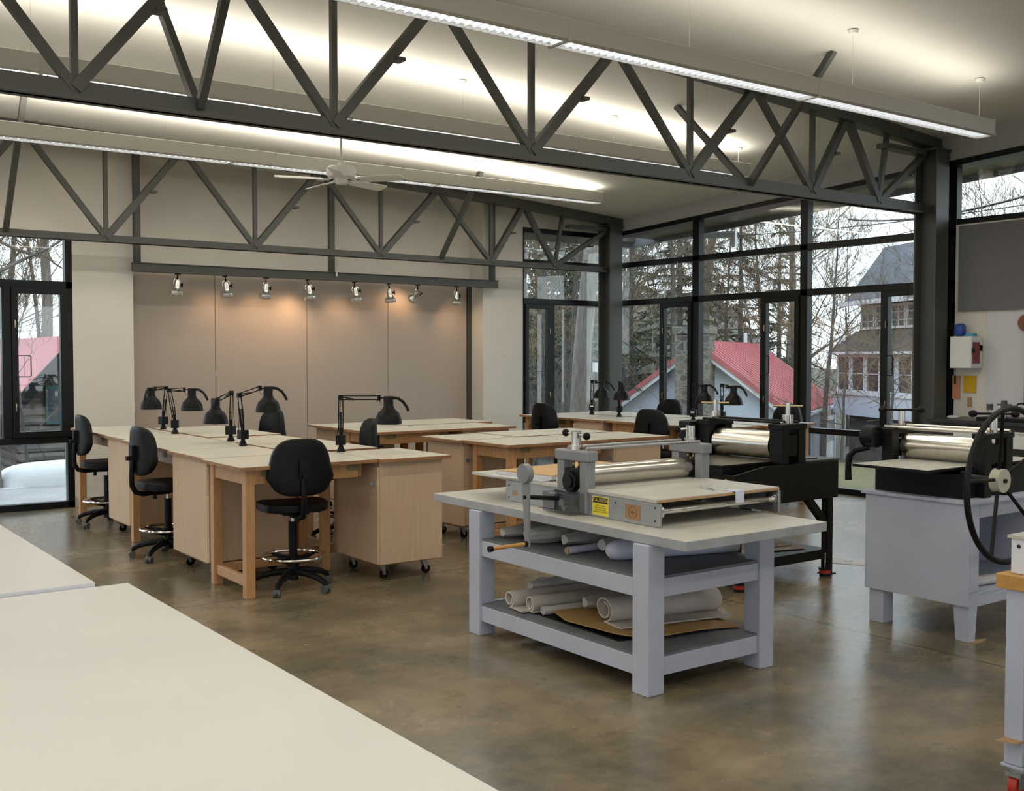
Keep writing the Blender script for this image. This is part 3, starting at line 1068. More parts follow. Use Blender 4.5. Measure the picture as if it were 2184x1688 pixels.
# window cluster
work_table(8.08, 8.84, 9.93, 10.90, 'wooden work table at the far left of the window cluster', GT)
rolling_cabinet(8.10, 8.84, 9.31, 9.92, 'birch cabinet between two stools on the near side of the window cluster', GC, '-x')
work_table(8.12, 8.84, 8.22, 9.30, 'wooden work table on the near side of the window cluster, behind the black press', GT)
rolling_cabinet(8.14, 8.84, 7.60, 8.21, 'birch cabinet hidden by the black press, near end of the window cluster', GC, '-x')
rolling_cabinet(8.86, 9.60, 10.30, 10.90, 'birch cabinet in the far corner of the window cluster', GC, '+x')
work_table(8.86, 9.62, 9.20, 10.29, 'wooden work table along the windows, third unit from the press', GT, dz=0.003)
rolling_cabinet(8.86, 9.62, 8.60, 9.19, 'birch cabinet along the windows under the lamp by the stone chimney', GC, '+x')
work_table(8.86, 9.66, 7.56, 8.59, 'wooden work table whose end leg shows right of the black press', GT, dz=0.003)

# two big cream topped tables in the foreground
def low_table(x0, x1, y0, y1, h, label):
    cx, cy = (x0 + x1) / 2, (y0 + y1) / 2
    t = T('layout_table', label, 'table', (cx, cy, 0), 0, 'big cream tables in the foreground')
    off = (cx, cy, 0)
    m = MB(off); m.use('white_edge')
    m.box(x0, x1, y0, y1, h - 0.03, h, top='laminate_near')
    m.build('tabletop', parent=t, bevel=0.0015)
    for a in (x0 + 0.12, x1 - 0.20):
        for c in (y0 + 0.12, y1 - 0.20):
            m = MB(off); m.use('pine')
            m.box(a, a + 0.08, c, c + 0.08, 0, h - 0.031)
            m.build('leg', parent=t, bevel=0.003)
    m = MB(off); m.use('pine')
    m.box(x0 + 0.2, x1 - 0.2, y0 + 0.15, y0 + 0.175, h - 0.13, h - 0.031)
    m.box(x0 + 0.2, x1 - 0.2, y1 - 0.175, y1 - 0.15, h - 0.13, h - 0.031)
    m.box(x0 + 0.15, x0 + 0.175, y0 + 0.2, y1 - 0.2, h - 0.13, h - 0.031)
    m.box(x1 - 0.175, x1 - 0.15, y0 + 0.2, y1 - 0.2, h - 0.13, h - 0.031)
    m.build('apron', parent=t)
low_table(-0.9, 1.165, 0.85, 3.955, 0.80, 'large cream table filling the lower left foreground')
low_table(-1.1, 1.055, 3.975, 6.6, 0.812, 'second cream table beyond the foreground one, at the left edge')

# ------------------------------------------------------------------ drafting stools
def make_stool():
    t = T('drafting_stool', '', 'chair')
    m = MB(); m.use('plastic')
    m.cyl((0, 0, 0.07), (0, 0, 0.16), 0.038, 16, 0.03)
    for k in range(5):
        a = 2 * PI * k / 5 + 0.3
        c, s = math.cos(a), math.sin(a)
        pts = [(0.02 * c, 0.02 * s, 0.125), (0.12 * c, 0.12 * s, 0.12), (0.22 * c, 0.22 * s, 0.10), (0.275 * c, 0.275 * s, 0.075), (0.285 * c, 0.285 * s, 0.052)]
        m.tube(pts, [0.026, 0.024, 0.021, 0.019, 0.014], 8)
    m.build('star_base', parent=t)
    for k in range(5):
        a = 2 * PI * k / 5 + 0.3
        c, s = math.cos(a), math.sin(a)
        m = MB(); m.use('caster')
        p = Vector((0.285 * c, 0.285 * s, 0.026))
        n = Vector((-s, c, 0)).lerp(Vector((c, s, 0)), 0.3 * ((k % 3) - 1)).normalized()
        m.cyl(p - n * 0.024, p - n * 0.006, 0.026, 14)
        m.cyl(p + n * 0.006, p + n * 0.024, 0.026, 14)
        m.cyl(p - n * 0.006, p + n * 0.006, 0.012, 8)
        m.superell(p + Vector((0, 0, 0.012)), (0.022, 0.022, 0.02), 0.8, 0.8, nu=10, nv=6)
        m.build('caster', parent=t)
    m = MB(); m.use('plastic')
    m.cyl((0, 0, 0.14), (0, 0, 0.47), 0.030, 16)
    m.cyl((0, 0, 0.47), (0, 0, 0.475), 0.033, 16)
    m.use('chrome')
    m.cyl((0, 0, 0.475), (0, 0, 0.53), 0.014, 12)
    m.build('gas_column', parent=t)
    m = MB(); m.use('chrome')
    m.ring((0, 0, 0.235), 0.215, 0.0105, 'Z', 40, 8)
    rg = m.build('foot_ring', parent=t)
    m = MB(); m.use('plastic')
    m.cyl((0, 0, 0.165), (0, 0, 0.235), 0.042, 16)
    for k in range(4):
        a = 2 * PI * k / 4 + 0.5
        c, s = math.cos(a), math.sin(a)
        m.prism([(0.03, 0.175), (0.205, 0.222), (0.205, 0.235), (0.03, 0.225)], -0.014, 0.014, 'Y')
        vs = [v for v in m.bm.verts if not v.tag and v.index == -1][-8:]
        for v in vs:
            x, y = v.co.x, v.co.y
            v.co.x, v.co.y = x * c - y * s, x * s + y * c
            v.tag = True
    m.build('ring_spokes', parent=rg)
    m = MB(); m.use('plastic')
    m.box(-0.09, 0.09, -0.10, 0.08, 0.53, 0.555)
    m.box(-0.035, 0.035, -0.12, 0.0, 0.515, 0.54)
    m.tube([(0.09, 0.02, 0.54), (0.17, 0.03, 0.53), (0.2, 0.03, 0.525)], 0.006, 6)
    m.cyl((0, -0.11, 0.515), (0, -0.11, 0.48), 0.016, 10)
    m.build('seat_mechanism', parent=t)
    def fs(p):
        p = p.copy()
        if p.z > 0:
            p.z -= 0.012 * (1 - (p.x / 0.24) ** 2) * (1 - (p.y / 0.23) ** 2) * 0.8
        if p.y > 0.12: p.z -= (p.y - 0.12) * 0.22
        w = 1.0 - 0.10 * max(0.0, -p.y / 0.23)
        p.x *= w
        return p
    m = MB(); m.use('leatherette')
    m.superell((0, 0.0, 0.59), (0.24, 0.225, 0.038), 0.35, 0.62, fs, 36, 14)
    m.build('seat', parent=t)
    m = MB(); m.use('plastic')
    m.tube([(0, -0.10, 0.535), (0, -0.20, 0.528), (0, -0.265, 0.545), (0, -0.295, 0.60), (0, -0.298, 0.70), (0, -0.29, 0.80), (0, -0.285, 0.86)], [0.020, 0.021, 0.022, 0.021, 0.019, 0.018, 0.018], 10)
    m.box(-0.03, 0.03, -0.305, -0.272, 0.80, 0.92)
    m.cyl((0, -0.30, 0.82), (0, -0.34, 0.82), 0.018, 10)
    m.build('back_bar', parent=t)
    def fb(p):
        p = p.copy()
        p.y += 1.1 * p.x * p.x - 0.25 * (p.z * p.z)
        if p.z < 0: p.x *= 1.0 + 0.1 * math.sin(min(1.0, -p.z / 0.12) * PI)
        if p.z > 0.0: p.x *= 1.0 - 0.9 * p.z
        return p
    m = MB(); m.use('leatherette')
    fl = lambda q: fb(Vector((q.x, q.y, q.z)))
    # outline in x-z: superellipse; thickness along y
    rows = []
    m.superell((0, -0.245, 0.875), (0.215, 0.032, 0.195), 0.6, 0.35, fl, 32, 16)
    m.build('backrest', parent=t)
    return t
st = make_stool(); u = [False]
GS = 'black drafting stools at the tables'
place(st, u, (3.17, 6.92, 0), R(-10), 'black drafting stool seen from behind at the nearest work table', GS)
place(st, u, (2.87, 8.64, 0), R(-84), 'black drafting stool on the left side, second from the left window', GS)
place(st, u, (2.96, 10.68, 0), R(-92), 'black drafting stool beside the left window, farthest left', GS)
place(st, u, (4.42, 8.55, 0), R(75), 'black drafting stool between the left cluster and the tan panels, glimpsed past the reaching lamp', GS)
place(st, u, (4.38, 10.45, 0), R(100), 'black drafting stool whose back pokes up before the leftmost tack panels', GS)
place(st, u, (8.08, 10.15, 0), R(-85), 'black drafting stool at the left end of the window cluster, near side', GS)
place(st, u, (8.10, 8.35, 0), R(-80), 'black drafting stool on the near side of the window cluster, left of the black press', GS)
place(st, u, (9.66, 10.02, 0), R(95), 'black drafting stool on the window side, behind the middle of the window cluster', GS)
place(st, u, (9.72, 8.18, 0), R(88), 'black drafting stool on the window side, seen above the black press', GS)

# ------------------------------------------------------------------ clamp desk lamps
def desk_lamp(loc, ang, a_low, a_up, l_up, label, head_rot=0.0, tagged=False, head_tilt=0.0):
    """ang: direction the arms reach toward; a_low: lean of lower arm; a_up: rise of upper arm"""
    t = T('desk_lamp', label, 'lamp', loc, ang, 'black clamp desk lamps')
    m = MB(); m.use('plastic')
    m.lathe([(0.0, 0.0), (0.034, 0.0), (0.034, 0.006), (0.016, 0.05), (0.013, 0.06)], 14)
    m.box(-0.02, 0.035, -0.012, 0.012, 0.0, 0.01)
    m.build('clamp', parent=t)
    m = MB(); m.use('plastic')
    m.box(-0.036, 0.036, -0.034, 0.034, 0.055, 0.13)
    bx = m.build('transformer_box', parent=t, bevel=0.004)
    if tagged:
        m = MB(); m.use('white')
        m.box(-0.022, 0.022, -0.0365, -0.0342, 0.098, 0.114)
        m.box(-0.037, -0.0362, -0.022, 0.022, 0.098, 0.114)
        m.build('sticker', parent=bx)
    L1 = 0.262
    d1 = Vector((math.sin(a_low), 0, math.cos(a_low)))
    n1 = Vector((d1.z, 0, -d1.x))
    p0 = Vector((0, 0, 0.125)); p1 = p0 + d1 * (L1 + 0.03)
    m = MB(); m.use('plastic')
    m.cyl(p0, p0 + d1 * 0.06, 0.015, 10)
    for s in (-1, 1):
        m.tube([p0 + n1 * 0.014 * s + d1 * 0.03, p0 + n1 * 0.018 * s + d1 * 0.16, p1 + n1 * 0.014 * s], 0.0048, 6)
    m.box(p0.x - 0.012, p0.x + 0.012, -0.008, 0.008, p0.z + 0.12, p0.z + 0.124)
    for s in (-1, 1):
        m.tube([p0 + d1 * 0.05 + Vector((0, 0.012 * s, 0)), p0 + d1 * 0.18 + Vector((0, 0.012 * s, 0))], 0.005, 6)
    m.build('lower_arm', parent=t)
    d2 = Vector((math.cos(a_up), 0, math.sin(a_up)))
    n2 = Vector((-d2.z, 0, d2.x))
    q0 = p1 - d2 * 0.01; q1 = p1 + d2 * l_up
    m = MB(); m.use('plastic')
    m.box(p1.x - 0.018, p1.x + 0.018, -0.013, 0.013, p1.z - 0.02, p1.z + 0.018)
    m.tube([q0 + n2 * 0.013, q1 + n2 * 0.013], 0.0045, 6)
    m.tube([q0 - n2 * 0.016, q1 - n2 * 0.016], 0.0045, 6)
    m.tube([q0 + n2 * 0.008, q0 - n2 * 0.014 + d2 * 0.12], 0.0055, 6)
    m.box(q1.x - 0.008, q1.x + 0.016, -0.011, 0.011, q1.z - 0.022, q1.z + 0.018)
    m.build('upper_arm', parent=t)
    # head
    hb = q1 + Vector((0.035, 0, -0.005))
    mt = Matrix.Translation(hb) @ Matrix.Rotation(head_rot, 4, 'Z') @ Matrix.Rotation(head_tilt, 4, 'Y')
    m = MB(); m.use('plastic')
    m.cyl(q1, hb, 0.006, 8)
    c = mt @ Matrix.Translation((0.04, 0, 0)) @ Matrix.Scale(1.32, 4)
    m.lathe([(0.0, 0.012), (0.026, 0.012), (0.029, 0.004), (0.029, -0.045), (0.040, -0.065), (0.062, -0.085), (0.074, -0.115), (0.079, -0.15), (0.077, -0.15), (0.07, -0.118), (0.055, -0.088), (0.03, -0.07)], 26, c)
    hd = m.build('lamp_shade', parent=t)
    m = MB(); m.use('plastic')
    pts = [c @ Vector(p) for p in ((0.02, 0, 0.004), (0.055, 0, 0.0), (0.085, 0, -0.02), (0.108, 0, -0.055), (0.116, 0, -0.075))]
    m.tube(pts, [0.012, 0.012, 0.0115, 0.0115, 0.011], 8)
    m.build('shade_handle', parent=hd)
    m = MB(); m.use('white')
    m.lathe([(0.0, -0.125), (0.02, -0.12), (0.03, -0.10), (0.02, -0.075), (0.0, -0.07)], 12, c)
    m.build('bulb', parent=hd)
    m = MB(); m.use('plastic')
    m.tube([q1 + Vector((0.0, 0.01, -0.01)), q1 + Vector((0.02, 0.01, -0.06)), hb + Vector((0.02, 0.012, -0.03))], 0.0022, 5)
    m.tube([p1 + Vector((0, 0.016, 0)), p0 + Vector((-0.02, 0.018, 0.1)), p0 + Vector((-0.03, 0.02, 0))], 0.0025, 5)
    m.build('cord', parent=t)
    return t
Z = HT
desk_lamp((3.53, 10.74, Z), R(200), R(-8), R(0), 0.13, 'desk lamp with a white sticker, farthest in the left cluster', tagged=True, head_rot=R(30))
desk_lamp((3.43, 10.10, Z), R(-20), R(-9), R(3), 0.13, 'desk lamp second from the left window, shade turned right', head_rot=R(-20))
desk_lamp((3.53, 8.96, Z), R(215), R(-3), R(-14), 0.20, 'desk lamp with a white sticker in the middle of the left cluster, shade low', tagged=True, head_rot=R(25))
desk_lamp((3.42, 8.42, Z), R(10), R(-6), R(16), 0.20, 'desk lamp in the middle of the left cluster, shade turned right', head_rot=R(-30))
desk_lamp((3.80, 7.42, Z), R(-36), R(0), R(0), 0.29, 'desk lamp reaching far right over the nearest cabinet')
desk_lamp((8.82, 10.36, Z), R(-45), R(0), R(-6), 0.05, 'desk lamp at the left end of the window cluster', tagged=True, head_rot=R(5))
desk_lamp((8.76, 9.78, Z), R(-120), R(-2), R(-4), 0.06, 'desk lamp standing before the corner steel column', head_rot=R(0))
desk_lamp((8.80, 8.58, Z), R(-60), R(0), R(-8), 0.05, 'desk lamp in front of the stone chimney outside', tagged=True)
desk_lamp((8.79, 8.14, Z), R(-70), R(0), R(-10), 0.06, 'desk lamp rising behind the chrome screw of the black press')

# ------------------------------------------------------------------ lilac painted press table
t = T('press_table', 'pale lilac wooden bench with two shelves carrying the grey roller press', 'table', (4.0, 4.6, 0))
off = (4.0, 4.6, 0)
m = MB(off); m.use('lav_edge')
m.box(3.52, 4.53, 3.47, 5.64, 0.728, 0.777, top='lav_top')
m.build('tabletop', parent=t, bevel=0.004)
PL = ((3.50, 3.61), (4.29, 4.40)); PW = ((3.70, 3.81), (5.11, 5.22))
for a in PL:
    for c in PW:
        m = MB(off); m.use('lav')
        m.box(a[0], a[1], c[0], c[1], 0, 0.727)
        m.build('leg', parent=t, bevel=0.006)
for z0, z1 in ((0.465, 0.555), (0.085, 0.175)):
    for a in ((3.515, 3.55), (4.35, 4.385)):
        m = MB(off); m.use('lav')
        m.box(a[0], a[1], 3.811, 5.109, z0, z1)
        m.build('side_rail', parent=t, bevel=0.003)
    for c in ((3.715, 3.75), (5.17, 5.205)):
        m = MB(off); m.use('lav')
        m.box(3.611, 4.289, c[0], c[1], z0, z1)
        m.build('end_rail', parent=t, bevel=0.003)
    m = MB(off); m.use('shelf_grey')
    m.box(3.52, 4.38, 3.812, 5.108, z1 + 0.001, z1 + 0.012)
    m.box(3.612, 4.288, 3.72, 3.811, z1 + 0.001, z1 + 0.012)
    m.build('shelf', parent=t)

# ------------------------------------------------------------------ grey roller press on the bench
BENCH_SHIFT = Vector((-0.088, -0.095, 0.019))
ZT = 0.759
t = T('etching_press', 'grey tabletop roller press with a caution sticker and crank arm', 'printing press', (4.2, 4.55, ZT))
off = (4.2, 4.55, ZT)
for (a0, a1) in ((3.775, 3.793), (4.66, 4.678)):
    m = MB(off); m.use('alum')
    m.box(a0, a1, 3.915, 5.20, ZT, 0.878)
    sp_ = m.build('side_plate', parent=t, bevel=0.002)
    if a0 < 4:
        for yy, zz in ((3.945, 0.855), (3.945, 0.79), (4.235, 0.85), (5.17, 0.85), (5.17, 0.78)):
            m = MB(off); m.use('ink')
            m.cyl((a0 - 0.001, yy, zz), (a0 + 0.0, yy, zz), 0.006, 10)
            m.build('bolt_hole', parent=sp_)
m = MB(off); m.use('alum')
m.box(3.794, 4.659, 4.95, 4.965, ZT, 0.86)
m.build('cross_member', parent=t)
m = MB(off); m.use('lav_top')
m.box(3.77, 4.68, 3.93, 5.55, 0.880, 0.897, top='lav_top')
m.use('cardboard')
m.box(3.772, 4.678, 3.924, 3.9295, 0.880, 0.893)
m.build('bed_plate', parent=t, bevel=0.001)
for nm_, yy, zz, rr in (('end_roller', 3.955, 0.832, 0.016), ('end_roller', 5.17, 0.832, 0.016)):
    m = MB(off); m.use('chrome')
    m.cyl((3.80, yy, zz), (4.655, yy, zz), rr, 18)
    for xx in (3.80, 4.635):
        m.cyl((xx, yy, zz), (xx + 0.018, yy, zz), 0.034, 24)
        m.cyl((xx - 0.004, yy, zz), (xx + 0.024, yy, zz), 0.024, 20)
    m.build(nm_, parent=t)
for (a0, a1) in ((3.76, 3.825), (4.63, 4.695)):
    m = MB(off); m.use('press_grey')
    m.box(a0, a1, 4.455, 4.51, 0.765 if a0 < 4 else ZT, 1.04)
    m.box(a0, a1, 4.64, 4.70, 0.88, 1.04)
    m.build('upright', parent=t, bevel=0.004)
    m = MB(off); m.use('press_grey')
    m.box(a0 - 0.008, a1 + 0.008, 4.44, 4.715, 1.041, 1.098)
    m.build('upright_cap', parent=t, bevel=0.008)
    m = MB(off); m.use('black')
    m.box(a0 + 0.003, a1 - 0.003, 4.512, 4.638, 0.90, 1.0)
    m.cyl((a0 + 0.001, 4.575, 0.93), (a1 - 0.001, 4.575, 0.93), 0.062, 26)
    if a0 < 4:
        m.cyl((a0 - 0.022, 4.575, 0.93), (a0, 4.575, 0.93), 0.055, 24)
        m.cyl((a0 - 0.030, 4.575, 0.93), (a0 - 0.022, 4.575, 0.93), 0.034, 20)
    m.build('bearing_block', parent=t, bevel=0.002)
    m = MB(off); m.use('brass')
    for yy in (4.553, 4.597):
        m.cyl((0.5 * (a0 + a1), yy, 1.0), (0.5 * (a0 + a1), yy, 1.04), 0.006, 8)
    m.build('guide_pin', parent=t)
    xm = 0.5 * (a0 + a1)
    m = MB(off); m.use('chrome')
    m.cyl((xm, 4.577, 1.099), (xm, 4.577, 1.125), 0.034, 22)
    m.cyl((xm, 4.577, 1.125), (xm, 4.577, 1.198), 0.026, 22)
    sc_ = m.build('pressure_screw', parent=t)
    m = MB(off); m.use('chrome')
    dy = 0.088
    if a0 < 4:
        p, q = Vector((xm, 4.577 - dy, 1.176)), Vector((xm, 4.577 + dy, 1.186))
    else:
        p, q = Vector((xm - 0.085, 4.60, 1.176)), Vector((xm + 0.02, 4.577, 1.18))
    m.cyl(p, q, 0.006, 10)
    m.use('plastic')
    for w in ((p, q) if a0 < 4 else (p,)):
        m.superell(w, (0.021, 0.021, 0.021), 1, 1, nu=18, nv=10)
    m.build('handle_bar', parent=sc_)
m = MB(off); m.use('steel_bright')
m.cyl((3.828, 4.575, 0.957), (4.627, 4.575, 0.957), 0.056, 40)
m.build('top_roller', parent=t)
for yy in (4.50, 4.655):
    m = MB(off); m.use('alum')
    m.cyl((3.80, yy, 1.108), (4.66, yy, 1.108), 0.008, 12)
    m.build('tie_rod', parent=t)
# gearbox guard, spindle and crank
m = MB(off); m.use('clear')
m.box(3.665, 3.772, 4.47, 4.71, 0.752 + 0.012, 0.872)
m.build('gear_guard', parent=t, bevel=0.004)
m = MB(off); m.use('alum')
m.cyl((3.70, 4.59, 0.815), (3.74, 4.59, 0.815), 0.022, 16)
m.cyl((3.70, 4.57, 0.79), (3.73, 4.57, 0.79), 0.014, 14)
m.box(3.752, 3.774, 4.715, 4.87, 0.763, 0.872)
m.build('gear', parent=t)
m = MB(off); m.use('brass')
m.cyl((3.748, 4.765, 0.82), (3.752, 4.765, 0.82), 0.017, 18)
m.use('ink')
m.cyl((3.745, 4.765, 0.82), (3.748, 4.765, 0.82), 0.010, 14)
m.build('bushing', parent=t)
m = MB(off); m.use('press_grey')
m.prism([(4.548, 0.965), (4.602, 0.965), (4.578, 0.612), (4.543, 0.612)], 3.445, 3.460, 'X')
m.cyl((3.430, 4.575, 0.992), (3.466, 4.575, 0.992), 0.051, 30)
cr = m.build('crank_arm', parent=t, bevel=0.002)
m = MB(off); m.use('plastic')
m.cyl((3.437, 4.572, 0.868), (3.445, 4.572, 0.868), 0.010, 12)
m.cyl((3.460, 4.572, 0.868), (3.664, 4.572, 0.845), 0.012, 12)
m.build('crank_hub', parent=cr)
m = MB(off); m.use('tanwood')
m.cyl((3.44, 4.56, 0.625), (3.22, 4.56, 0.622), 0.0105, 16)
m.use('plastic')
m.cyl((3.445, 4.56, 0.625), (3.43, 4.56, 0.625), 0.015, 16)
m.cyl((3.226, 4.56, 0.622), (3.205, 4.56, 0.622), 0.016, 16)
m.build('crank_handle', parent=cr)
t.location = Vector(off) + BENCH_SHIFT
# stickers: small text plates facing -x
def face_minus_x(x, y, z):
    # text local x -> world -y, local y -> world z, normal -> world -x
    return Matrix(((0, 0, -1, x), (-1, 0, 0, y), (0, 1, 0, z), (0, 0, 0, 1)))
def shifted(mt, o_):
    return Matrix.Translation(-Vector(o_)) @ mt
m = MB(off); m.use('yellow')
m.box(3.7738, 3.775, 4.29, 4.42, 0.769, 0.868)
ck = m.build('caution_sticker', parent=t)
m = MB(off); m.use('ink')
m.box(3.7733, 3.7738, 4.296, 4.414, 0.833, 0.863)
m.build('header_band', parent=ck)
text_mesh('CAUTION', 0.0265, 'yellow', shifted(face_minus_x(3.7732, 4.355, 0.848), off), 'header_lettering', ck, 0.0001)
text_mesh('DO NOT WEAR\nGLOVES OR LOOSE\nCLOTHING WHILE\nOPERATING EQUIPMENT', 0.0105, 'ink', shifted(face_minus_x(3.7736, 4.355, 0.803), off), 'body_lettering', ck, 0.0001)
m = MB(off); m.use('copper')
m.box(3.7735, 3.775, 4.052, 4.162, 0.778, 0.853)
cp = m.build('maker_plate', parent=t)
m = MB(off); m.use('copper_dark')
m.ring((3.773, 4.107, 0.8155), 0.029, 0.0011, 'X', 36, 6)
zz = 0.8155
pts = [(4.127, 0), (4.122, 0.004), (4.118, -0.003), (4.113, 0.005), (4.109, 0.0), (4.107, 0.008), (4.105, 0.0), (4.101, 0.005), (4.096, -0.003), (4.092, 0.004), (4.087, 0)]
m.tube([(3.773, y, zz + z_) for y, z_ in pts], 0.0012, 5)
m.tube([(3.773, 4.117, zz - 0.006), (3.773, 4.107, zz - 0.002), (3.773, 4.097, zz - 0.006)], 0.0012, 5)
m.tube([(3.773, 4.107, zz + 0.010), (3.773, 4.107, zz - 0.010)], 0.0011, 5)
m.build('etched_emblem', parent=cp)
m = MB(off); m.use('cardboard')
m.box(3.7738, 3.775, 5.09, 5.135, 0.795, 0.825)
m.build('small_plate', parent=t)

# things lying on the press bed
def on_bench(o):
    o.location = BENCH_SHIFT
    return o
m = MB(); m.use('tubewhite')
m.tube([(4.36, 3.995, 0.9), (4.35, 3.96, 0.902), (4.348, 3.925, 0.90), (4.346, 3.915, 0.88), (4.345, 3.912, 0.85)], 0.003, 6)
m.box(4.315, 4.375, 3.905, 3.912, 0.84, 0.898)
m.box(4.315, 4.375, 3.912, 3.99, 0.8985, 0.9015)
tag(on_bench(m.build('tape_strip')), 'white tape strip folded over the front edge of the press bed', 'tape')
random.seed(4)
m = MB(); m.use('glass')
for i in range(22):
    cx = 4.33 + random.uniform(-0.08, 0.09); cy = 4.1 + random.uniform(-0.09, 0.08)
    a = random.uniform(0, 6); l_ = random.uniform(0.02, 0.05)
    m.quad((cx, cy, 0.899), (cx + l_ * math.cos(a), cy + l_ * math.sin(a), 0.905 + random.uniform(0, 0.012)),
           (cx + l_ * math.cos(a + 0.9), cy + l_ * math.sin(a + 0.9), 0.901), (cx + 0.01, cy - 0.01, 0.8985))
tag(on_bench(m.build('plastic_scrap')), 'crumpled clear plastic scrap on the grey press bed', 'plastic wrap')
m = MB(); m.use('paper')
m.superell((3.86, 4.80, 0.912), (0.022, 0.018, 0.014), 0.7, 0.8, nu=12, nv=8)
tag(on_bench(m.build('tissue_wad')), 'small white tissue wad beside the near upright of the grey press', 'tissue')
m = MB(); m.use('foamboard')
m.hexa([(3.70, 5.30, 0.898), (3.78, 4.85, 0.898), (4.66, 4.97, 0.898), (4.60, 5.50, 0.898), (3.70, 5.30, 0.905), (3.78, 4.85, 0.905), (4.66, 4.97, 0.905), (4.60, 5.50, 0.905)])
tag(on_bench(m.build('white_board')), 'thin white board sticking out lowest from the stack on the press bed', 'board', 'boards stacked on the press bed')
m = MB(); m.use('foamboard')
m.hexa([(3.76, 5.28, 0.906), (3.83, 4.84, 0.906), (4.66, 4.98, 0.906), (4.62, 5.42, 0.906), (3.76, 5.28, 0.926), (3.83, 4.84, 0.926), (4.66, 4.98, 0.926), (4.62, 5.42, 0.926)])
tag(on_bench(m.build('foam_board')), 'thick white foam board under the tan boards on the press bed', 'board', 'boards stacked on the press bed')
m = MB(); m.use('tanboard' if 'tanboard' in M else 'cardboard')
m.hexa([(3.77, 5.27, 0.927), (3.84, 4.845, 0.927), (4.17, 4.90, 0.927), (4.10, 5.33, 0.927), (3.77, 5.27, 0.931), (3.84, 4.845, 0.931), (4.17, 4.90, 0.931), (4.10, 5.33, 0.931)])
tag(on_bench(m.build('tan_board')), 'tan board on top of the stack, left of the seam', 'board', 'boards stacked on the press bed')
m = MB(); m.use('tanboard' if 'tanboard' in M else 'cardboard')
m.hexa([(4.11, 5.33, 0.927), (4.18, 4.90, 0.927), (4.64, 4.98, 0.927), (4.60, 5.41, 0.927), (4.11, 5.33, 0.931), (4.18, 4.90, 0.931), (4.64, 4.98, 0.931), (4.60, 5.41, 0.931)])
tag(on_bench(m.build('tan_board')), 'tan board on top of the stack, right of the seam, nearer the far upright', 'board', 'boards stacked on the press bed')

# ------------------------------------------------------------------ rolls, folds and sheets on the bench shelves
def roll_obj(name, a, b_, r0, turns, thick, m_, label, cat, flat=1.0, tail=0.0, group=None, hump=0.0):
    """a sheet rolled around the line a-b, shown as a spiral with real thickness"""
    a = Vector(a); b_ = Vector(b_)
    ax = (b_ - a).normalized()
    s = Vector((ax.y, -ax.x, 0)).normalized()
    up = Vector((0, 0, 1))
    N = int(26 * turns)
    prof = []
    for i in range(N + 1):
        q = i / N
        ang = -PI / 2 + 2 * PI * turns * q
        rr = r0 * (1 - 0.62 * q * min(1, turns / 2))
        prof.append((rr * math.cos(ang), rr * math.sin(ang) * flat + r0 * flat))
    prof = list(reversed(prof))
    if tail:
        prof.append((-tail * 0.5, 0.0))
        prof.append((-tail, 0.002))
    mm = MB(a)
    mm.use(m_)
    pts_o, pts_i = [], []
    for i, (x, z) in enumerate(prof):
        x0, z0 = prof[max(i - 1, 0)]; x1, z1 = prof[min(i + 1, len(prof) - 1)]
        d = Vector((x1 - x0, z1 - z0)); d.normalize()
        n_ = Vector((-d.y, d.x)) * (thick / 2)
        pts_o.append((x + n_.x, z + n_.y)); pts_i.append((x - n_.x, z - n_.y))
    loop = pts_o + list(reversed(pts_i))
    zmin = min(p[1] for p in loop)
    A = [mm._v(a + s * p[0] + up * (p[1] - zmin)) for p in loop]
    B = [mm._v(b_ + s * p[0] + up * (p[1] - zmin)) for p in loop]
    n = len(loop)
    for i in range(n):
        j = (i + 1) % n
        mm._f([A[i], A[j], B[j], B[i]], True)
    h = len(pts_o)
    for i in range(h - 1):
        mm._f([A[i], A[i + 1], A[n - 2 - i], A[n - 1 - i]])
        mm._f([B[i], B[i + 1], B[n - 2 - i], B[n - 1 - i]])
    o = mm.build(name)
    o.location = a
    return tag(o, label, cat, group)
def sheet(name, poly, z0, z1, m_, label, cat, group=None):
    mm = MB((poly[0][0], poly[0][1], z0)); mm.use(m_)
    mm.prism(poly, z0, z1)
    o = mm.build(name)
    o.location = (poly[0][0], poly[0][1], z0)
    return tag(o, label, cat, group)
LZ = 0.188
GP = 'cards and boards under the grey press'
sheet('black_board', [(3.62, 4.99), (3.60, 4.02), (4.25, 3.86), (4.32, 4.75)], LZ, LZ + 0.006, 'black', 'black edged board lowest on the bottom shelf of the lilac bench', 'board', GP)
sheet('brown_cardboard', [(3.72, 4.45), (3.68, 4.05), (4.30, 3.84), (4.36, 4.35)], LZ + 0.007, LZ + 0.014, 'cardboard', 'brown cardboard sheet with a frayed right edge on the bottom shelf', 'cardboard', GP)
sheet('brown_cardboard', [(3.80, 4.30), (3.76, 4.00), (4.24, 3.88), (4.28, 4.2)], LZ + 0.015, LZ + 0.024, 'cardboard', 'thicker brown cardboard piece between the card and the frayed sheet', 'cardboard', GP)
sheet('buff_card', [(3.66, 4.62), (3.585, 4.42), (3.62, 4.06), (3.68, 3.90), (4.12, 3.86), (4.16, 4.05), (3.95, 4.62)], LZ + 0.025, LZ + 0.030, 'cardboard_y', 'yellow buff card with cut corners under the big felt roll', 'card', GP)
roll_obj('felt_roll', (3.72, 4.27, LZ + 0.031), (4.40, 4.13, LZ + 0.031), 0.090, 1.5, 0.008, 'felt', 'large loose cream felt roll on the bottom shelf of the lilac bench', 'felt roll', 0.74, tail=-0.18)
GF = 'felt blankets on the bottom shelf of the lilac bench'
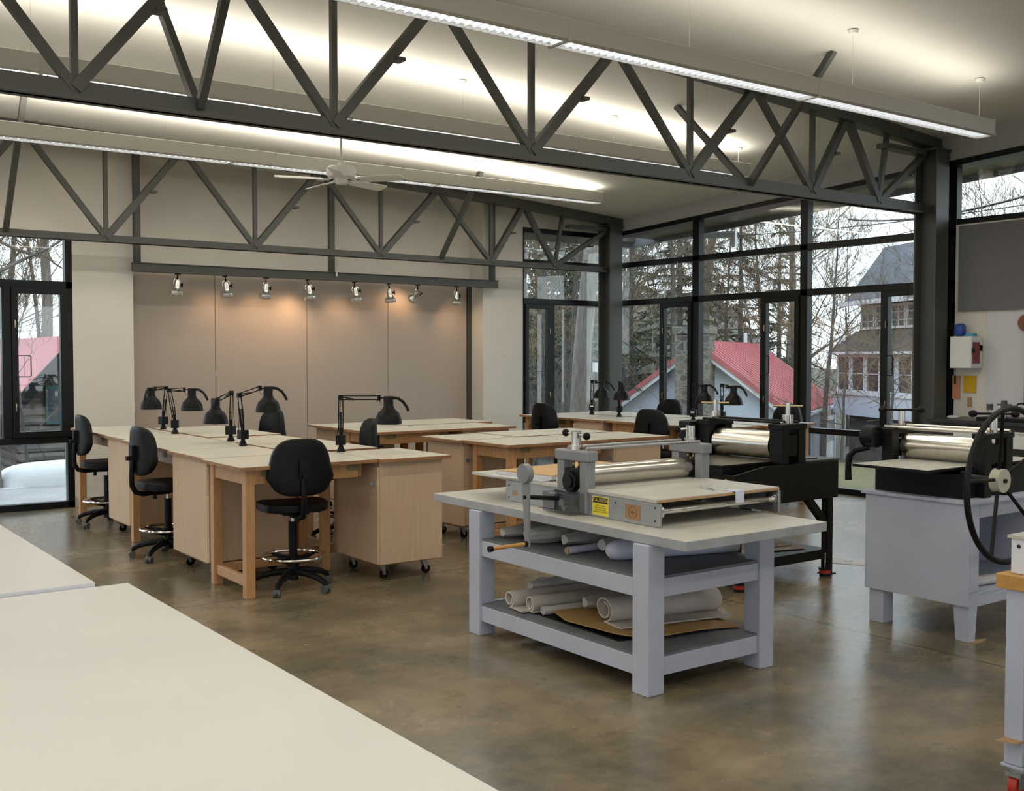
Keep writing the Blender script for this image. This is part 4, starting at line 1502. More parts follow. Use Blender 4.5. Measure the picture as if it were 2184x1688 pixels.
roll_obj('folded_blanket', (3.575, 4.92, LZ + 0.007), (4.36, 4.80, LZ + 0.007), 0.055, 1.3, 0.010, 'felt', 'cream felt blanket folded over at the left of the bottom shelf', 'blanket', 0.8, tail=-0.16, group=GF)
roll_obj('folded_blanket', (3.60, 4.76, LZ + 0.007), (4.38, 4.65, LZ + 0.007), 0.048, 1.4, 0.008, 'felt', 'cream felt blanket half rolled, second from the left on the bottom shelf', 'blanket', 0.9, tail=-0.04, group=GF)
roll_obj('paper_roll', (3.61, 4.655, LZ + 0.007), (4.34, 4.56, LZ + 0.007), 0.024, 2.0, 0.003, 'paper', 'narrow white paper roll beside the yellow buff card', 'paper roll', 1.0)
sheet('paper_sheet', [(3.70, 5.10), (3.68, 5.02), (4.36, 4.97), (4.37, 5.10)], LZ, LZ + 0.05, 'paper', 'thick pile of off white paper at the far left of the bottom shelf', 'paper')
sheet('paper_sheet', [(4.16, 5.10), (4.14, 4.99), (4.36, 4.975), (4.37, 5.09)], LZ + 0.051, LZ + 0.12, 'paper', 'small paper block standing on the pile at the back of the bottom shelf', 'paper')
MZ = 0.568
def wobble(name, a, b_, r, seed, m_, label, cat, group=None, amp=0.25):
    random.seed(seed)
    a = Vector(a); b_ = Vector(b_)
    mm = MB((a.x, a.y, a.z)); mm.use(m_)
    ax = b_ - a
    L_ = ax.length
    d = ax.normalized(); s = Vector((d.y, -d.x, 0)); up = Vector((0, 0, 1))
    nr, ns = 14, 26
    ph = [random.uniform(0, 6.28) for _ in range(6)]
    rings = []
    for i in range(nr + 1):
        q = i / nr
        env = min(1.0, 0.62 + 1.6 * min(q, 1 - q))
        ring_ = []
        for k in range(ns):
            an = 2 * PI * k / ns
            f = 1 + amp * (0.5 * math.sin(3 * an + ph[0] + 5 * q) + 0.3 * math.sin(7 * an + ph[1] - 9 * q) + 0.3 * math.sin(9 * q + ph[2]))
            z = r * f * env * math.sin(an) * 0.8
            ring_.append(a + d * (L_ * q) + s * (r * f * env * math.cos(an)) + up * max(z + r * 0.85, 0.001))
        rings.append([mm._v(p) for p in ring_])
    for i in range(nr):
        for k in range(ns):
            j = (k + 1) % ns
            mm._f([rings[i][k], rings[i][j], rings[i + 1][j], rings[i + 1][k]], True)
    for rg_, c_ in ((rings[0], a), (rings[-1], b_)):
        cv = mm._v(c_ + up * r * 0.85 + (d * 0.012 if c_ is a else -d * 0.012))
        for k in range(ns):
            mm._f([rg_[k], rg_[(k + 1) % ns], cv], True)
    o = mm.build(name)
    o.location = a
    return tag(o, label, cat, group)
wobble('cloth_bundle', (3.60, 5.02, MZ), (4.25, 4.98, MZ), 0.045, 1, 'cloth', 'flat grey cloth bundle at the left of the middle shelf, behind the crank handle', 'cloth', 'cloth bundles on the middle shelf')
wobble('cloth_bundle', (3.60, 4.78, MZ), (4.30, 4.72, MZ), 0.062, 2, 'cloth', 'rolled grey gauze bundle right of the crank handle', 'cloth', 'cloth bundles on the middle shelf')
wobble('cloth_bundle', (3.72, 4.60, MZ), (4.30, 4.56, MZ), 0.050, 3, 'cloth', 'folded cloth bundle behind the small cardboard tube', 'cloth', 'cloth bundles on the middle shelf')
wobble('cloth_bundle', (3.74, 4.31, MZ), (4.30, 4.27, MZ), 0.062, 5, 'cloth', 'plump grey cloth roll with a spiral end, middle of the shelf', 'cloth', 'cloth bundles on the middle shelf', 0.14)
GW = 'rumpled cloths at the back of the bottom shelf'
wobble('rumpled_cloth', (3.80, 4.52, LZ + 0.031), (4.34, 4.40, LZ + 0.031), 0.055, 21, 'cloth', 'rumpled grey cloth between the felt roll and the blankets on the bottom shelf', 'cloth', GW, 0.22)
wobble('rumpled_cloth', (3.78, 4.99, LZ + 0.052), (4.12, 4.95, LZ + 0.052), 0.045, 22, 'paper', 'rumpled pale sheet heaped at the far back left of the bottom shelf', 'cloth', GW, 0.3)
m = MB((3.62, 4.38, MZ)); m.use('tubewhite')
m.tube([(3.60, 4.425, MZ + 0.020), (4.2, 4.44, MZ + 0.020)], 0.0195, 18)
m.use('cardboard')
m.cyl((3.592, 4.4248, MZ + 0.020), (3.60, 4.425, MZ + 0.020), 0.017, 16)
o = m.build('cardboard_tube'); o.location = (3.62, 4.38, MZ)
tag(o, 'slim white covered cardboard tube pointing out of the middle shelf', 'tube')
m = MB((3.70, 3.98, MZ)); m.use('tubewhite')
m.tube([(3.64, 4.15, MZ + 0.045), (3.655, 4.147, MZ + 0.05), (3.70, 4.14, MZ + 0.056), (4.30, 3.97, MZ + 0.052)], [0.02, 0.040, 0.054, 0.050], 24)
m.use('foamboard')
m.cyl((4.301, 3.97, MZ + 0.045), (4.38, 3.948, MZ + 0.045), 0.042, 22)
o = m.build('film_roll'); o.location = (3.70, 3.98, MZ)
tag(o, 'fat white plastic film roll at the near end of the middle shelf', 'film roll')

# ------------------------------------------------------------------ black roller press by the windows
t = T('etching_press', 'black floor standing roller press with a broad steel roller', 'printing press', (6.15, 5.5, 0))
off = (6.15, 5.5, 0)
Y0, Y1 = 5.05, 5.90
m = MB(off); m.use('black')
for yy in (Y0, Y1 - 0.02):
    m.prism([(5.585, 0.80), (5.585, 0.60), (5.70, 0.57), (6.72, 0.57), (6.72, 0.845), (5.9, 0.845)], yy, yy + 0.02, 'Y')
m.box(6.70, 6.72, Y0 + 0.02, Y1 - 0.02, 0.57, 0.845)
m.box(5.585, 5.605, Y0 + 0.02, Y1 - 0.02, 0.68, 0.80)
m.box(6.05, 6.36, Y0 + 0.02, Y1 - 0.02, 0.60, 0.62)
m.build('frame_panel', parent=t, bevel=0.003)
for xa, ya in ((6.60, Y0), (6.60, Y1 - 0.06), (5.60, Y1 - 0.06)):
    m = MB(off); m.use('black')
    m.box(xa, xa + 0.06, ya, ya + 0.06, 0.0, 0.569)
    m.box(xa - 0.02, xa + 0.08, ya - 0.02, ya + 0.08, 0.0, 0.006)
    m.build('leg', parent=t, bevel=0.003)
m = MB(off); m.use('black')
m.box(5.60, 5.66, Y0, Y0 + 0.06, 0.16, 0.569)
m.cyl((5.62, 5.03, 0.06), (5.62, 5.03, 0.17), 0.05, 22)
m.build('leg', parent=t)
m = MB(off); m.use('black')
m.beam((6.40, Y0 + 0.03, 0.575), (6.62, Y0 + 0.03, 0.36), 0.05, 0.05)
m.build('corner_brace', parent=t)
m = MB(off); m.use('black')
m.box(5.66, 6.60, Y0 + 0.005, Y0 + 0.055, 0.12, 0.19)
m.box(5.66, 6.60, Y1 - 0.055, Y1 - 0.005, 0.12, 0.19)
m.box(5.62, 6.64, Y0 + 0.06, Y1 - 0.06, 0.17, 0.185)
m.build('lower_shelf', parent=t, bevel=0.002)
for px, py in ((5.62, 5.03), (6.545, 5.03)):
    m = MB(off); m.use('black')
    m.cyl((px, py, 0.0), (px, py, 0.02), 0.040, 24)
    m.cyl((px, py, 0.048), (px, py, 0.058), 0.048, 24)
    m.use('chrome')
    m.cyl((px, py, 0.058), (px, py, 0.17 if px > 6 else 0.06), 0.006, 8)
    pk = m.build('leveling_foot', parent=t)
    m = MB(off); m.use('red')
    m.cyl((px, py, 0.02), (px, py, 0.048), 0.043, 24)
    m.build('rubber_ring', parent=pk)
m = MB(off); m.use('black')
m.box(5.56, 6.60, Y0 + 0.10, Y1 - 0.12, 0.848, 0.865, top='worn_bed')
m.build('bed_plate', parent=t, bevel=0.002)
m = MB(off); m.use('black')
m.box(5.58, 6.58, Y0 + 0.11, Y1 - 0.13, 0.80, 0.846)
m.build('bed_rail', parent=t)
m = MB(off); m.use('steel')
m.box(6.37, 6.76, Y0 + 0.02, Y1 - 0.02, 0.846, 0.858)
m.build('side_shelf', parent=t, bevel=0.002)
for ya in (Y0 + 0.01, Y1 - 0.13):
    m = MB(off); m.use('black')
    m.box(6.09, 6.165, ya, ya + 0.12, 0.846, 1.10)
    m.box(6.275, 6.35, ya, ya + 0.12, 0.846, 1.10)
    m.box(6.08, 6.36, ya - 0.005, ya + 0.125, 1.095, 1.135)
    m.box(6.166, 6.274, ya + 0.01, ya + 0.11, 0.90, 1.05)
    m.build('upright', parent=t, bevel=0.004)
    yc = ya + 0.06
    m = MB(off); m.use('chrome')
    m.cyl((6.22, yc, 1.136), (6.22, yc, 1.20), 0.042, 24)
    m.cyl((6.22, yc, 1.20), (6.22, yc, 1.285), 0.018, 18)
    s_ = m.build('pressure_screw', parent=t)
    m = MB(off); m.use('brass')
    m.cyl((6.22 - 0.075, yc + 0.075, 1.262), (6.22 + 0.075, yc - 0.075, 1.262), 0.008, 10)
    m.build('handle_bar', parent=s_)
m = MB(off); m.use('steel_bright')
m.cyl((6.20, Y0 + 0.15, 0.972), (6.20, Y1 - 0.15, 0.972), 0.103, 48)
m.build('top_roller', parent=t)
for xx in (6.11, 6.32):
    m = MB(off); m.use('black')
    m.cyl((xx, Y0 + 0.05, 1.145), (xx, Y1 - 0.05, 1.145), 0.009, 12)
    m.build('tie_rod', parent=t)
m = MB(off); m.use('black')
m.box(6.02, 6.50, Y1 + 0.005, Y1 + 0.13, 0.70, 1.12)
m.build('gear_housing', parent=t, bevel=0.01)
m = MB(off); m.use('yellow')
m.tube([(5.575, 5.16, 0.60), (5.57, 5.17, 0.66), (5.572, 5.165, 0.74), (5.575, 5.12, 0.77), (5.575, 5.10, 0.73), (5.57, 5.12, 0.64), (5.572, 5.17, 0.61), (5.574, 5.22, 0.635), (5.575, 5.24, 0.625)], 0.006, 6)
m.build('yellow_cord', parent=t)
random.seed(9)
GB = 'card sheets on the black press shelf'
for i, (px, py, w, d_, a, zz, lab) in enumerate([(6.10, 5.42, 0.50, 0.34, 0.1, 0.186, 'lowest brown card sheet on the shelf of the black press'),
                                         (6.30, 5.38, 0.46, 0.36, -0.25, 0.192, 'middle pale card sheet fanned out on the black press shelf'),
                                         (6.02, 5.36, 0.40, 0.30, 0.3, 0.198, 'pale card sheet at the left of the black press shelf'),
                                         (6.26, 5.46, 0.44, 0.34, -0.12, 0.204, 'topmost card sheet on the black press shelf')]):
    m = MB(); m.use('cardpale')
    m.box(-w / 2, w / 2, -d_ / 2, d_ / 2, 0, 0.005)
    o = m.build('card_sheet'); o.location = (px, py, zz); o.rotation_euler = (0, 0, a)
    tag(o, lab, 'card', GB)
m = MB(); m.use('foamboard')
m.box(-0.13, 0.13, -0.15, 0.15, 0, 0.003)
m.use('alum'); m.cyl((0.02, 0.03, 0.003), (0.02, 0.03, 0.008), 0.035, 20)
o = m.build('floor_plate'); o.location = (7.16, 5.24, 0); o.rotation_euler = (0, 0, 0.5)
tag(o, 'white square plate with a round lid on the floor, left of the lilac press cabinet', 'floor plate')

# ------------------------------------------------------------------ lilac cabinet with the wheel press
t = T('press_cabinet', 'pale lilac cabinet on tapered legs under the wheel press', 'cabinet', (6.2, 3.7, 0))
off = (6.2, 3.7, 0)
CX0, CX1, CY0, CY1 = 5.63, 6.85, 3.35, 4.03
m = MB(off); m.use('lav')
m.box(CX0 - 0.02, CX1 + 0.02, CY0 - 0.02, CY1 + 0.02, 0.785, 0.805)
m.build('cabinet_top', parent=t, bevel=0.003)
m = MB(off); m.use('lav')
m.box(CX0, CX0 + 0.018, CY0, CY1, 0.205, 0.784)
m.box(CX0 + 0.10, CX1, CY1 - 0.018, CY1, 0.205, 0.784)
m.box(CX1 - 0.018, CX1, CY0 + 0.1, CY1 - 0.02, 0.205, 0.784)
m.box(6.28, 6.30, CY0 + 0.02, CY1 - 0.02, 0.36, 0.70)
m.build('side_panel', parent=t, bevel=0.002)
m = MB(off); m.use('lav')
m.box(CX0 + 0.13, CX1 - 0.1, CY0 + 0.01, CY0 + 0.03, 0.70, 0.783)
m.build('apron', parent=t, bevel=0.002)
for (xa, ya, s1, s2) in ((CX0 + 0.02, CY0, 1, 1), (CX0 + 0.02, CY1 - 0.1, 1, 1), (CX1 - 0.13, CY0, -1, 1)):
    m = MB(off); m.use('lav')
    if ya == CY0:
        m.hexa([(xa + 0.0, ya + 0.0, 0), (xa + 0.06, ya, 0), (xa + 0.06, ya + 0.085, 0), (xa, ya + 0.085, 0),
                (xa, ya, 0.28), (xa + 0.09, ya, 0.28), (xa + 0.09, ya + 0.11, 0.28), (xa, ya + 0.11, 0.28)])
        m.box(xa, xa + 0.09, ya, ya + 0.11, 0.281, 0.783)
    else:
        m.box(xa, xa + 0.10, ya - 0.02, ya + 0.08, 0, 0.783)
    m.build('leg', parent=t, bevel=0.003)
m = MB(off); m.use('lav')
m.box(CX0 + 0.115, CX1 - 0.14, CY0 + 0.04, CY1 - 0.03, 0.245, 0.262)
m.box(CX0 + 0.115, CX1 - 0.4, CY0 + 0.04, CY0 + 0.058, 0.18, 0.244)
m.build('shelf', parent=t, bevel=0.002)
m = MB((5.9, 3.5, 0.264)); m.use('cloth')
m.cyl((5.78, 3.52, 0.294), (6.30, 3.44, 0.294), 0.030, 18)
o = m.build('cloth_roll'); o.location = (5.9, 3.5, 0.264)
tag(o, 'white roll lying on the inner shelf of the lilac press cabinet', 'roll')
m = MB((5.7, 3.40, 0)); m.use('cardboard')
m.prism([(5.66, 3.40), (5.655, 3.335), (5.72, 3.315), (5.80, 3.335), (5.79, 3.345)], 0, 0.004)
o = m.build('floor_shim'); o.location = (5.7, 3.40, 0)
tag(o, 'cardboard shim on the floor by the near leg of the lilac press cabinet', 'shim')

PZ = 0.806
t = T('etching_press', 'black roller press with a big spoked hand wheel, on the lilac cabinet', 'printing press', (6.0, 3.7, PZ))
off = (6.0, 3.7, PZ)
m = MB(off); m.use('black')
m.box(5.68, 6.55, 3.42, 3.44, PZ, 0.965)
m.box(5.68, 6.55, 3.98, 4.0, PZ, 0.965)
m.box(5.68, 5.70, 3.44, 3.98, PZ, 0.945)
m.box(6.53, 6.55, 3.44, 3.98, PZ, 0.945)
m.build('base_frame', parent=t, bevel=0.003)
m = MB(off); m.use('black')
m.box(5.41, 6.62, 3.47, 3.97, 0.967, 0.985, top='lav_top')
m.build('bed_plate', parent=t, bevel=0.003)
for ya in (3.375, 3.985):
    m = MB(off); m.use('black')
    m.box(5.83, 5.90, ya, ya + 0.075, PZ, 1.15)
    m.box(6.06, 6.13, ya, ya + 0.075, PZ, 1.15)
    m.box(5.82, 6.14, ya - 0.004, ya + 0.079, 1.145, 1.175)
    m.box(5.905, 6.055, ya + 0.01, ya + 0.065, 1.0, 1.11)
    m.build('upright', parent=t, bevel=0.004)
    yc = ya + 0.037
    m = MB(off); m.use('chrome')
    m.cyl((5.98, yc, 1.176), (5.98, yc, 1.28), 0.021, 18)
    s_ = m.build('pressure_screw', parent=t)
    m = MB(off); m.use('plastic')
    m.cyl((5.98 - 0.07, yc + 0.09, 1.286), (5.98 + 0.07, yc - 0.09, 1.286), 0.007, 8)
    m.superell((5.98 - 0.07, yc + 0.09, 1.286), (0.026, 0.026, 0.022), 1, 1, nu=14, nv=8)
    m.superell((5.98 + 0.07, yc - 0.09, 1.286), (0.026, 0.026, 0.022), 1, 1, nu=14, nv=8)
    m.build('handle_bar', parent=s_)
m = MB(off); m.use('steel_bright')
m.cyl((5.98, 3.455, 1.065), (5.98, 3.98, 1.065), 0.078, 44)
m.build('top_roller', parent=t)
for xx in (5.86, 6.10):
    m = MB(off); m.use('steel_bright')
    m.cyl((xx, 3.38, 1.182), (xx, 4.06, 1.182), 0.012, 14)
    m.build('tie_rod', parent=t)
m = MB(off); m.use('black')
m.cyl((5.80, 4.065, 1.12), (5.80, 4.16, 1.12), 0.07, 22)
m.box(5.74, 5.86, 4.06, 4.12, 1.06, 1.16)
m.build('gear_motor', parent=t, bevel=0.01)
m = MB(off); m.use('plastic')
m.tube([(5.79, 4.12, 1.05), (5.75, 4.2, 1.03), (5.735, 4.23, 0.99), (5.732, 4.235, 0.93), (5.735, 4.235, 0.84)], [0.016, 0.02, 0.02, 0.019, 0.021], 10)
m.build('side_lever', parent=t)
WC = Vector((5.655, 3.13, 0.918))
m = MB(off); m.use('black')
m.ring(WC, 0.42, 0.0165, 'Y', 64, 12)
wh = m.build('hand_wheel', parent=t)
m = MB(off); m.use('cream')
m.cyl(WC + Vector((0, 0.03, 0.02)), WC + Vector((0, 0.085, 0.02)), 0.066, 28)
m.use('black')
m.cyl(WC + Vector((0, 0.018, 0.02)), WC + Vector((0, 0.032, 0.02)), 0.012, 12)
m.cyl(WC + Vector((0, 0.086, 0.02)), WC + Vector((0, 0.25, 0.02)), 0.02, 14)
m.build('wheel_hub', parent=wh)
for k in range(5):
    a = R(-115) + 2 * PI * k / 5
    m = MB(off); m.use('black')
    d = Vector((math.cos(a), 0, math.sin(a)))
    m.cyl(WC + Vector((0, 0.055, 0.02)) + d * 0.06, WC + d * 0.415, 0.0105, 10)
    m.build('spoke', parent=wh)

# ------------------------------------------------------------------ wheeled stand at the right edge
t = T('rolling_stand', 'lilac legged stand on casters with a wooden top at the right edge', 'stand', (4.2, 1.75, 0))
off = (4.2, 1.75, 0)
SX0, SX1, SY0, SY1 = 3.745, 4.45, 1.35, 2.12
m = MB(off); m.use('tanwood')
m.box(SX0, SX1, SY0, SY1, 0.775, 0.828)
m.build('wooden_top', parent=t, bevel=0.003)
for xa in (SX0 + 0.02, SX1 - 0.10):
    for ya in (SY0 + 0.03, SY1 - 0.10):
        m = MB(off); m.use('lav')
        m.box(xa, xa + 0.075, ya, ya + 0.07, 0.13, 0.774)
        m.box(xa - 0.008, xa + 0.083, ya - 0.008, ya + 0.078, 0.118, 0.129)
        m.build('leg', parent=t, bevel=0.003)
        m = MB(off); m.use('alum')
        m.cyl((xa + 0.037, ya + 0.035, 0.10), (xa + 0.037, ya + 0.035, 0.117), 0.03, 18)
        m.box(xa + 0.0, xa + 0.075, ya + 0.005, ya + 0.065, 0.085, 0.10)
        m.box(xa + 0.01, xa + 0.065, ya + 0.012, ya + 0.016, 0.04, 0.085)
        m.box(xa + 0.01, xa + 0.065, ya + 0.054, ya + 0.058, 0.04, 0.085)
        c_ = m.build('caster', parent=t)
        m = MB(off); m.use('red')
        m.cyl((xa + 0.037, ya + 0.02, 0.045), (xa + 0.037, ya + 0.05, 0.045), 0.044, 24)
        m.build('wheel', parent=c_)
for zz in (0.20, 0.36, 0.52):
    m = MB(off); m.use('tanwood')
    m.box(SX0 + 0.10, SX1 - 0.11, SY0 + 0.02, SY1 - 0.03, zz, zz + 0.02)
    m.build('shelf', parent=t)
GSH = 'papers and boards on the shelves of the rolling stand'
for zz, mm_, lab in ((0.222, 'cardboard', 'brown card stack on the lowest shelf of the rolling stand'), (0.382, 'cardboard', 'brown card stack on the middle shelf of the rolling stand'),
                (0.542, 'paper', 'pale paper stack on the upper shelf of the rolling stand')):
    m = MB((4.1, 1.7, zz)); m.use(mm_)
    m.box(3.99, 4.32, 1.40, 2.07, zz, zz + 0.035)
    o = m.build('paper_stack'); o.location = (4.1, 1.7, zz)
    tag(o, lab, 'paper stack', GSH)
sheet('tan_card', [(3.70, 2.085), (3.73, 2.02), (3.98, 1.99), (3.98, 2.09)], 0.222, 0.226, 'cardboard', 'tan card sticking out left past the leg of the rolling stand', 'card')
t = T('tabletop_machine', 'white sided machine on the wooden top of the rolling stand', 'machine', (4.1, 1.75, 0.829))
off = (4.1, 1.75, 0.829)
m = MB(off); m.use('white_edge')
m.box(3.783, 3.80, 1.45, 2.085, 0.829, 0.958)
sp_ = m.build('side_plate', parent=t, bevel=0.004)
m = MB(off); m.use('red_dark')
m.box(3.7815, 3.7828, 1.90, 2.0, 0.875, 0.915)
m.build('sticker', parent=sp_)
m = MB(off); m.use('ink')
m.cyl((3.7818, 2.055, 0.93), (3.7828, 2.055, 0.93), 0.0075, 14)
m.build('bolt_hole', parent=sp_)
m = MB(off); m.use('white_edge')
m.box(4.30, 4.317, 1.45, 2.085, 0.829, 0.958)
m.box(3.801, 4.299, 1.46, 1.475, 0.835, 0.95)
m.build('body_frame', parent=t)
m = MB(off); m.use('lav_top')
m.box(3.775, 4.325, 1.40, 2.095, 0.9585, 0.969)
m.build('bed_plate', parent=t)
m = MB(off); m.use('plastic')
m.box(3.79, 3.84, 1.70, 2.0, 0.97, 0.998)
m.build('grip', parent=t, bevel=0.006)

# ------------------------------------------------------------------ bench and wall things beyond the column
t = T('black_workbench', 'black bench along the right wall with white labelled drawers', 'workbench', (10.2, 5.0, 0))
off = (10.2, 5.0, 0)
m = MB(off); m.use('dark_laminate')
m.box(9.88, 10.56, 3.4, 6.36, 0.955, 0.99)
m.build('bench_top', parent=t, bevel=0.003)
m = MB(off); m.use('dark_laminate')
m.box(9.93, 10.56, 3.42, 6.34, 0.08, 0.954)
m.build('bench_body', parent=t)
for i, yy in enumerate((5.88, 5.28, 4.68, 4.08)):
    m = MB(off); m.use('white')
    m.box(9.912, 9.929, yy - 0.27, yy + 0.20, 0.74, 0.90)
    d_ = m.build('drawer', parent=t, bevel=0.002)
    m = MB(off); m.use('alum')
    m.box(9.905, 9.912, yy - 0.2, yy + 0.13, 0.875, 0.885)
    m.build('drawer_pull', parent=d_)
m = MB(); m.use('plastic')
m.box(-0.16, 0.16, -0.25, 0.25, 0, 0.035)
t = T('tabletop_press', 'small dark press with bright fittings on the black bench', 'machine', (10.12, 5.62, 0.991))
m.build('press_base', parent=t, bevel=0.004)
m = MB(); m.use('chrome')
m.cyl((0, 0.05, 0.036), (0, 0.05, 0.11), 0.03, 18)
m.cyl((0, 0.2, 0.036), (0, 0.2, 0.10), 0.018, 14)
m.build('chrome_post', parent=t)
m = MB(); m.use('steel')
m.cyl((0, 0.05, 0.111), (0, 0.05, 0.20), 0.034, 14, 0.026)
m.box(-0.01, 0.01, -0.02, 0.12, 0.15, 0.165)
m.cyl((0, 0.2, 0.101), (0, 0.2, 0.16), 0.03, 12)
m.build('top_knob', parent=t)
m = MB(); m.use('plastic')
m.tube([(0, -0.06, 0.036), (0, -0.06, 0.12), (0, -0.09, 0.17), (0, -0.14, 0.175), (0, -0.18, 0.14), (0, -0.185, 0.1)], 0.008, 8)
m.build('curved_hose', parent=t)
m = MB((10.14, 6.22, 0.991)); m.use('foamboard')
m.superell((10.14, 6.22, 1.005), (0.05, 0.06, 0.014), 0.6, 0.7, nu=14, nv=8)
o = m.build('white_cloth'); o.location = (10.14, 6.22, 0.991)
tag(o, 'small white cloth on the far end of the black bench, beside the column', 'cloth')

t = T('first_aid_box', 'white wall box with a red front, beyond the steel column', 'first aid box', (10.5, 6.3, 1.48))
off = (10.5, 6.3, 1.48)
m = MB(off); m.use('white')
m.box(10.38, 10.596, 6.18, 6.42, 1.50, 1.83)
m.build('box_body', parent=t, bevel=0.006)
m = MB(off); m.use('red_dark')
m.box(10.40, 10.52, 6.165, 6.179, 1.55, 1.77)
m.build('red_panel', parent=t, bevel=0.003)
m = MB(off); m.use('plastic')
m.box(10.385, 10.405, 6.155, 6.179, 1.66, 1.71)
m.box(10.53, 10.55, 6.155, 6.179, 1.68, 1.74)
m.build('latch', parent=t)
m = MB((10.48, 6.37, 1.831)); m.use('blue')
m.superell((10.48, 6.37, 1.90), (0.05, 0.055, 0.069), 0.6, 0.6, nu=18, nv=10)
o = m.build('blue_container'); o.location = (10.48, 6.37, 1.831)
tag(o, 'dark blue container standing on the wall box', 'container')
m = MB((10.48, 6.24, 1.831)); m.use('blue_light')
m.box(10.45, 10.52, 6.20, 6.29, 1.831, 1.862)
o = m.build('small_box'); o.location = (10.48, 6.24, 1.831)
tag(o, 'little light blue box on the right part of the wall box', 'box')
def note(name, y0, y1, z0, z1, m_, label, cat='paper'):
    m = MB((10.59, y0, z0)); m.use(m_)
    m.box(10.588, 10.592 if m_ != 'cardboard' else 10.595, y0, y1, z0, z1)
    o = m.build(name); o.location = (10.59, y0, z0)
    tag(o, label, cat, 'papers on the wall beyond the column')
note('orange_paper', 6.425, 6.515, 1.17, 1.42, 'orange_paper', 'orange paper taped on the wall right against the column')
note('yellow_paper', 6.245, 6.385, 1.24, 1.42, 'yellow_paper', 'yellow ochre paper under the wall box')
note('pink_note', 6.29, 6.34, 1.09, 1.19, 'cardboard', 'small brownish note below the yellow paper')
m = MB((10.57, 6.47, 1.38)); m.use('plastic')
m.tube([(10.575, 6.45, 1.62), (10.573, 6.475, 1.615), (10.573, 6.475, 1.40)], 0.003, 5)
m.tube([(10.573, 6.475, 1.42), (10.573, 6.475, 1.33)], 0.009, 8)
o = m.build('hanging_tool'); o.location = (10.57, 6.47, 1.38)
tag(o, 'thin black tool hanging in front of the orange paper', 'tool')
t = T('hanging_brayer', 'brown leather pad with a red handle hung at the right edge', 'tool', (10.55, 5.70, 1.9))
m = MB(); m.use('brownround')
m.cyl((0.0, 0.0, 0.06), (0.04, 0.0, 0.06), 0.085, 22)
m.build('leather_pad', parent=t)
m = MB(); m.use('red_dark')
m.box(0.0, 0.03, -0.03, 0.01, -0.75, -0.03)
m.build('handle', parent=t, bevel=0.004)
# electrical boxes on the pier
m = MB((8.75, 12.095, 1.62)); m.use('brass')
m.cyl((8.71, 12.099, 1.63), (8.71, 12.085, 1.63), 0.012, 10)
o = m.build('wall_hook'); o.location = (8.75, 12.095, 1.62)
tag(o, 'tiny brass hook on the pale pier right of the tack panels', 'hook')
m = MB((3.58, 12.09, 2.6)); m.use('white')
m.tube([(3.60, 12.09, 2.95), (3.585, 12.085, 2.70), (3.60, 12.08, 2.56), (3.66, 12.06, 2.545)], 0.004, 6)
m.box(3.575, 3.60, 12.083, 12.099, 2.86, 2.90)
o = m.build('wall_cable'); o.location = (3.58, 12.09, 2.6)
tag(o, 'thin white cable running down the wall to the left end of the track beam', 'cable')

# ================================================================== outside
def sstep(t):
    t = max(0.0, min(1.0, t))
    return t * t * (3 - 2 * t)
def ground_z(x, y):
    r = math.hypot(x, y)
    ang = math.degrees(math.atan2(x, y)) if r > 0.1 else 0
    z = -0.16
    if x > 11:
        z -= min(0.070 * max(0.0, r - 14.5), 1.7) * sstep((ang - 20) / 15 + 0.4)
    if y > 15.4:
        z -= 0.9 * sstep((y - 15.4) / 6) * (1 - sstep((x - 9) / 3)) * (1 - sstep((y - 30) / 8))
    amp = 2.0 if ang < 28 else 7.5 if ang < 46 else 7.5 - 5.5 * sstep((ang - 46) / 6)
    if r > 36 and y > 12:
        z += amp * sstep((r - 36) / 34)
    return z
m = MB(); m.use('leaves'); m.use('grass')
NX, NY = 66, 66
gv = {}
for i in range(NX + 1):
    for j in range(NY + 1):
        x = -40 + 150 * i / NX; y = -40 + 150 * j / NY
        gv[i, j] = m._v((x, y, ground_z(x, y)))
for i in range(NX):
    for j in range(NY):
        x = -40 + 150 * (i + .5) / NX; y = -40 + 150 * (j + .5) / NY
        if -9 < x < 9.5 and -4 < y < 10.5:
            continue
        m.use('grass' if (x > 9 and y < 20 and x < 34) else 'leaves')
        m._f([gv[i, j], gv[i + 1, j], gv[i + 1, j + 1], gv[i, j + 1]], True)
o = m.build('ground'); struct(o)
m = MB(); m.use('gravel')
m.box(10.73, 11.35, 2, 12.5, -0.16, -0.10)
tag(m.build('gravel_strip'), 'dark gravel strip along the outside of the glass wall', 'gravel', kind='structure')
m = MB(); m.use('concrete_out')
m.box(-4, 7.0, 12.52, 14.75, -0.20, -0.06)
tag(m.build('patio_slab'), 'pale wet concrete slab outside the left window', 'paving', kind='structure')
m = MB((3.6, 15.1, -0.16)); m.use('snow')
m.superell((3.75, 15.15, -0.10), (0.95, 0.42, 0.33), 0.55, 0.7, None, 40, 14)
m.box(2.4, 5.2, 14.78, 15.6, -0.16, -0.06)
o = m.build('snow_mound'); o.location = (3.6, 15.1, -0.16)
tag(o, 'bright snow covered mound outside the left window', 'snow', kind='stuff')

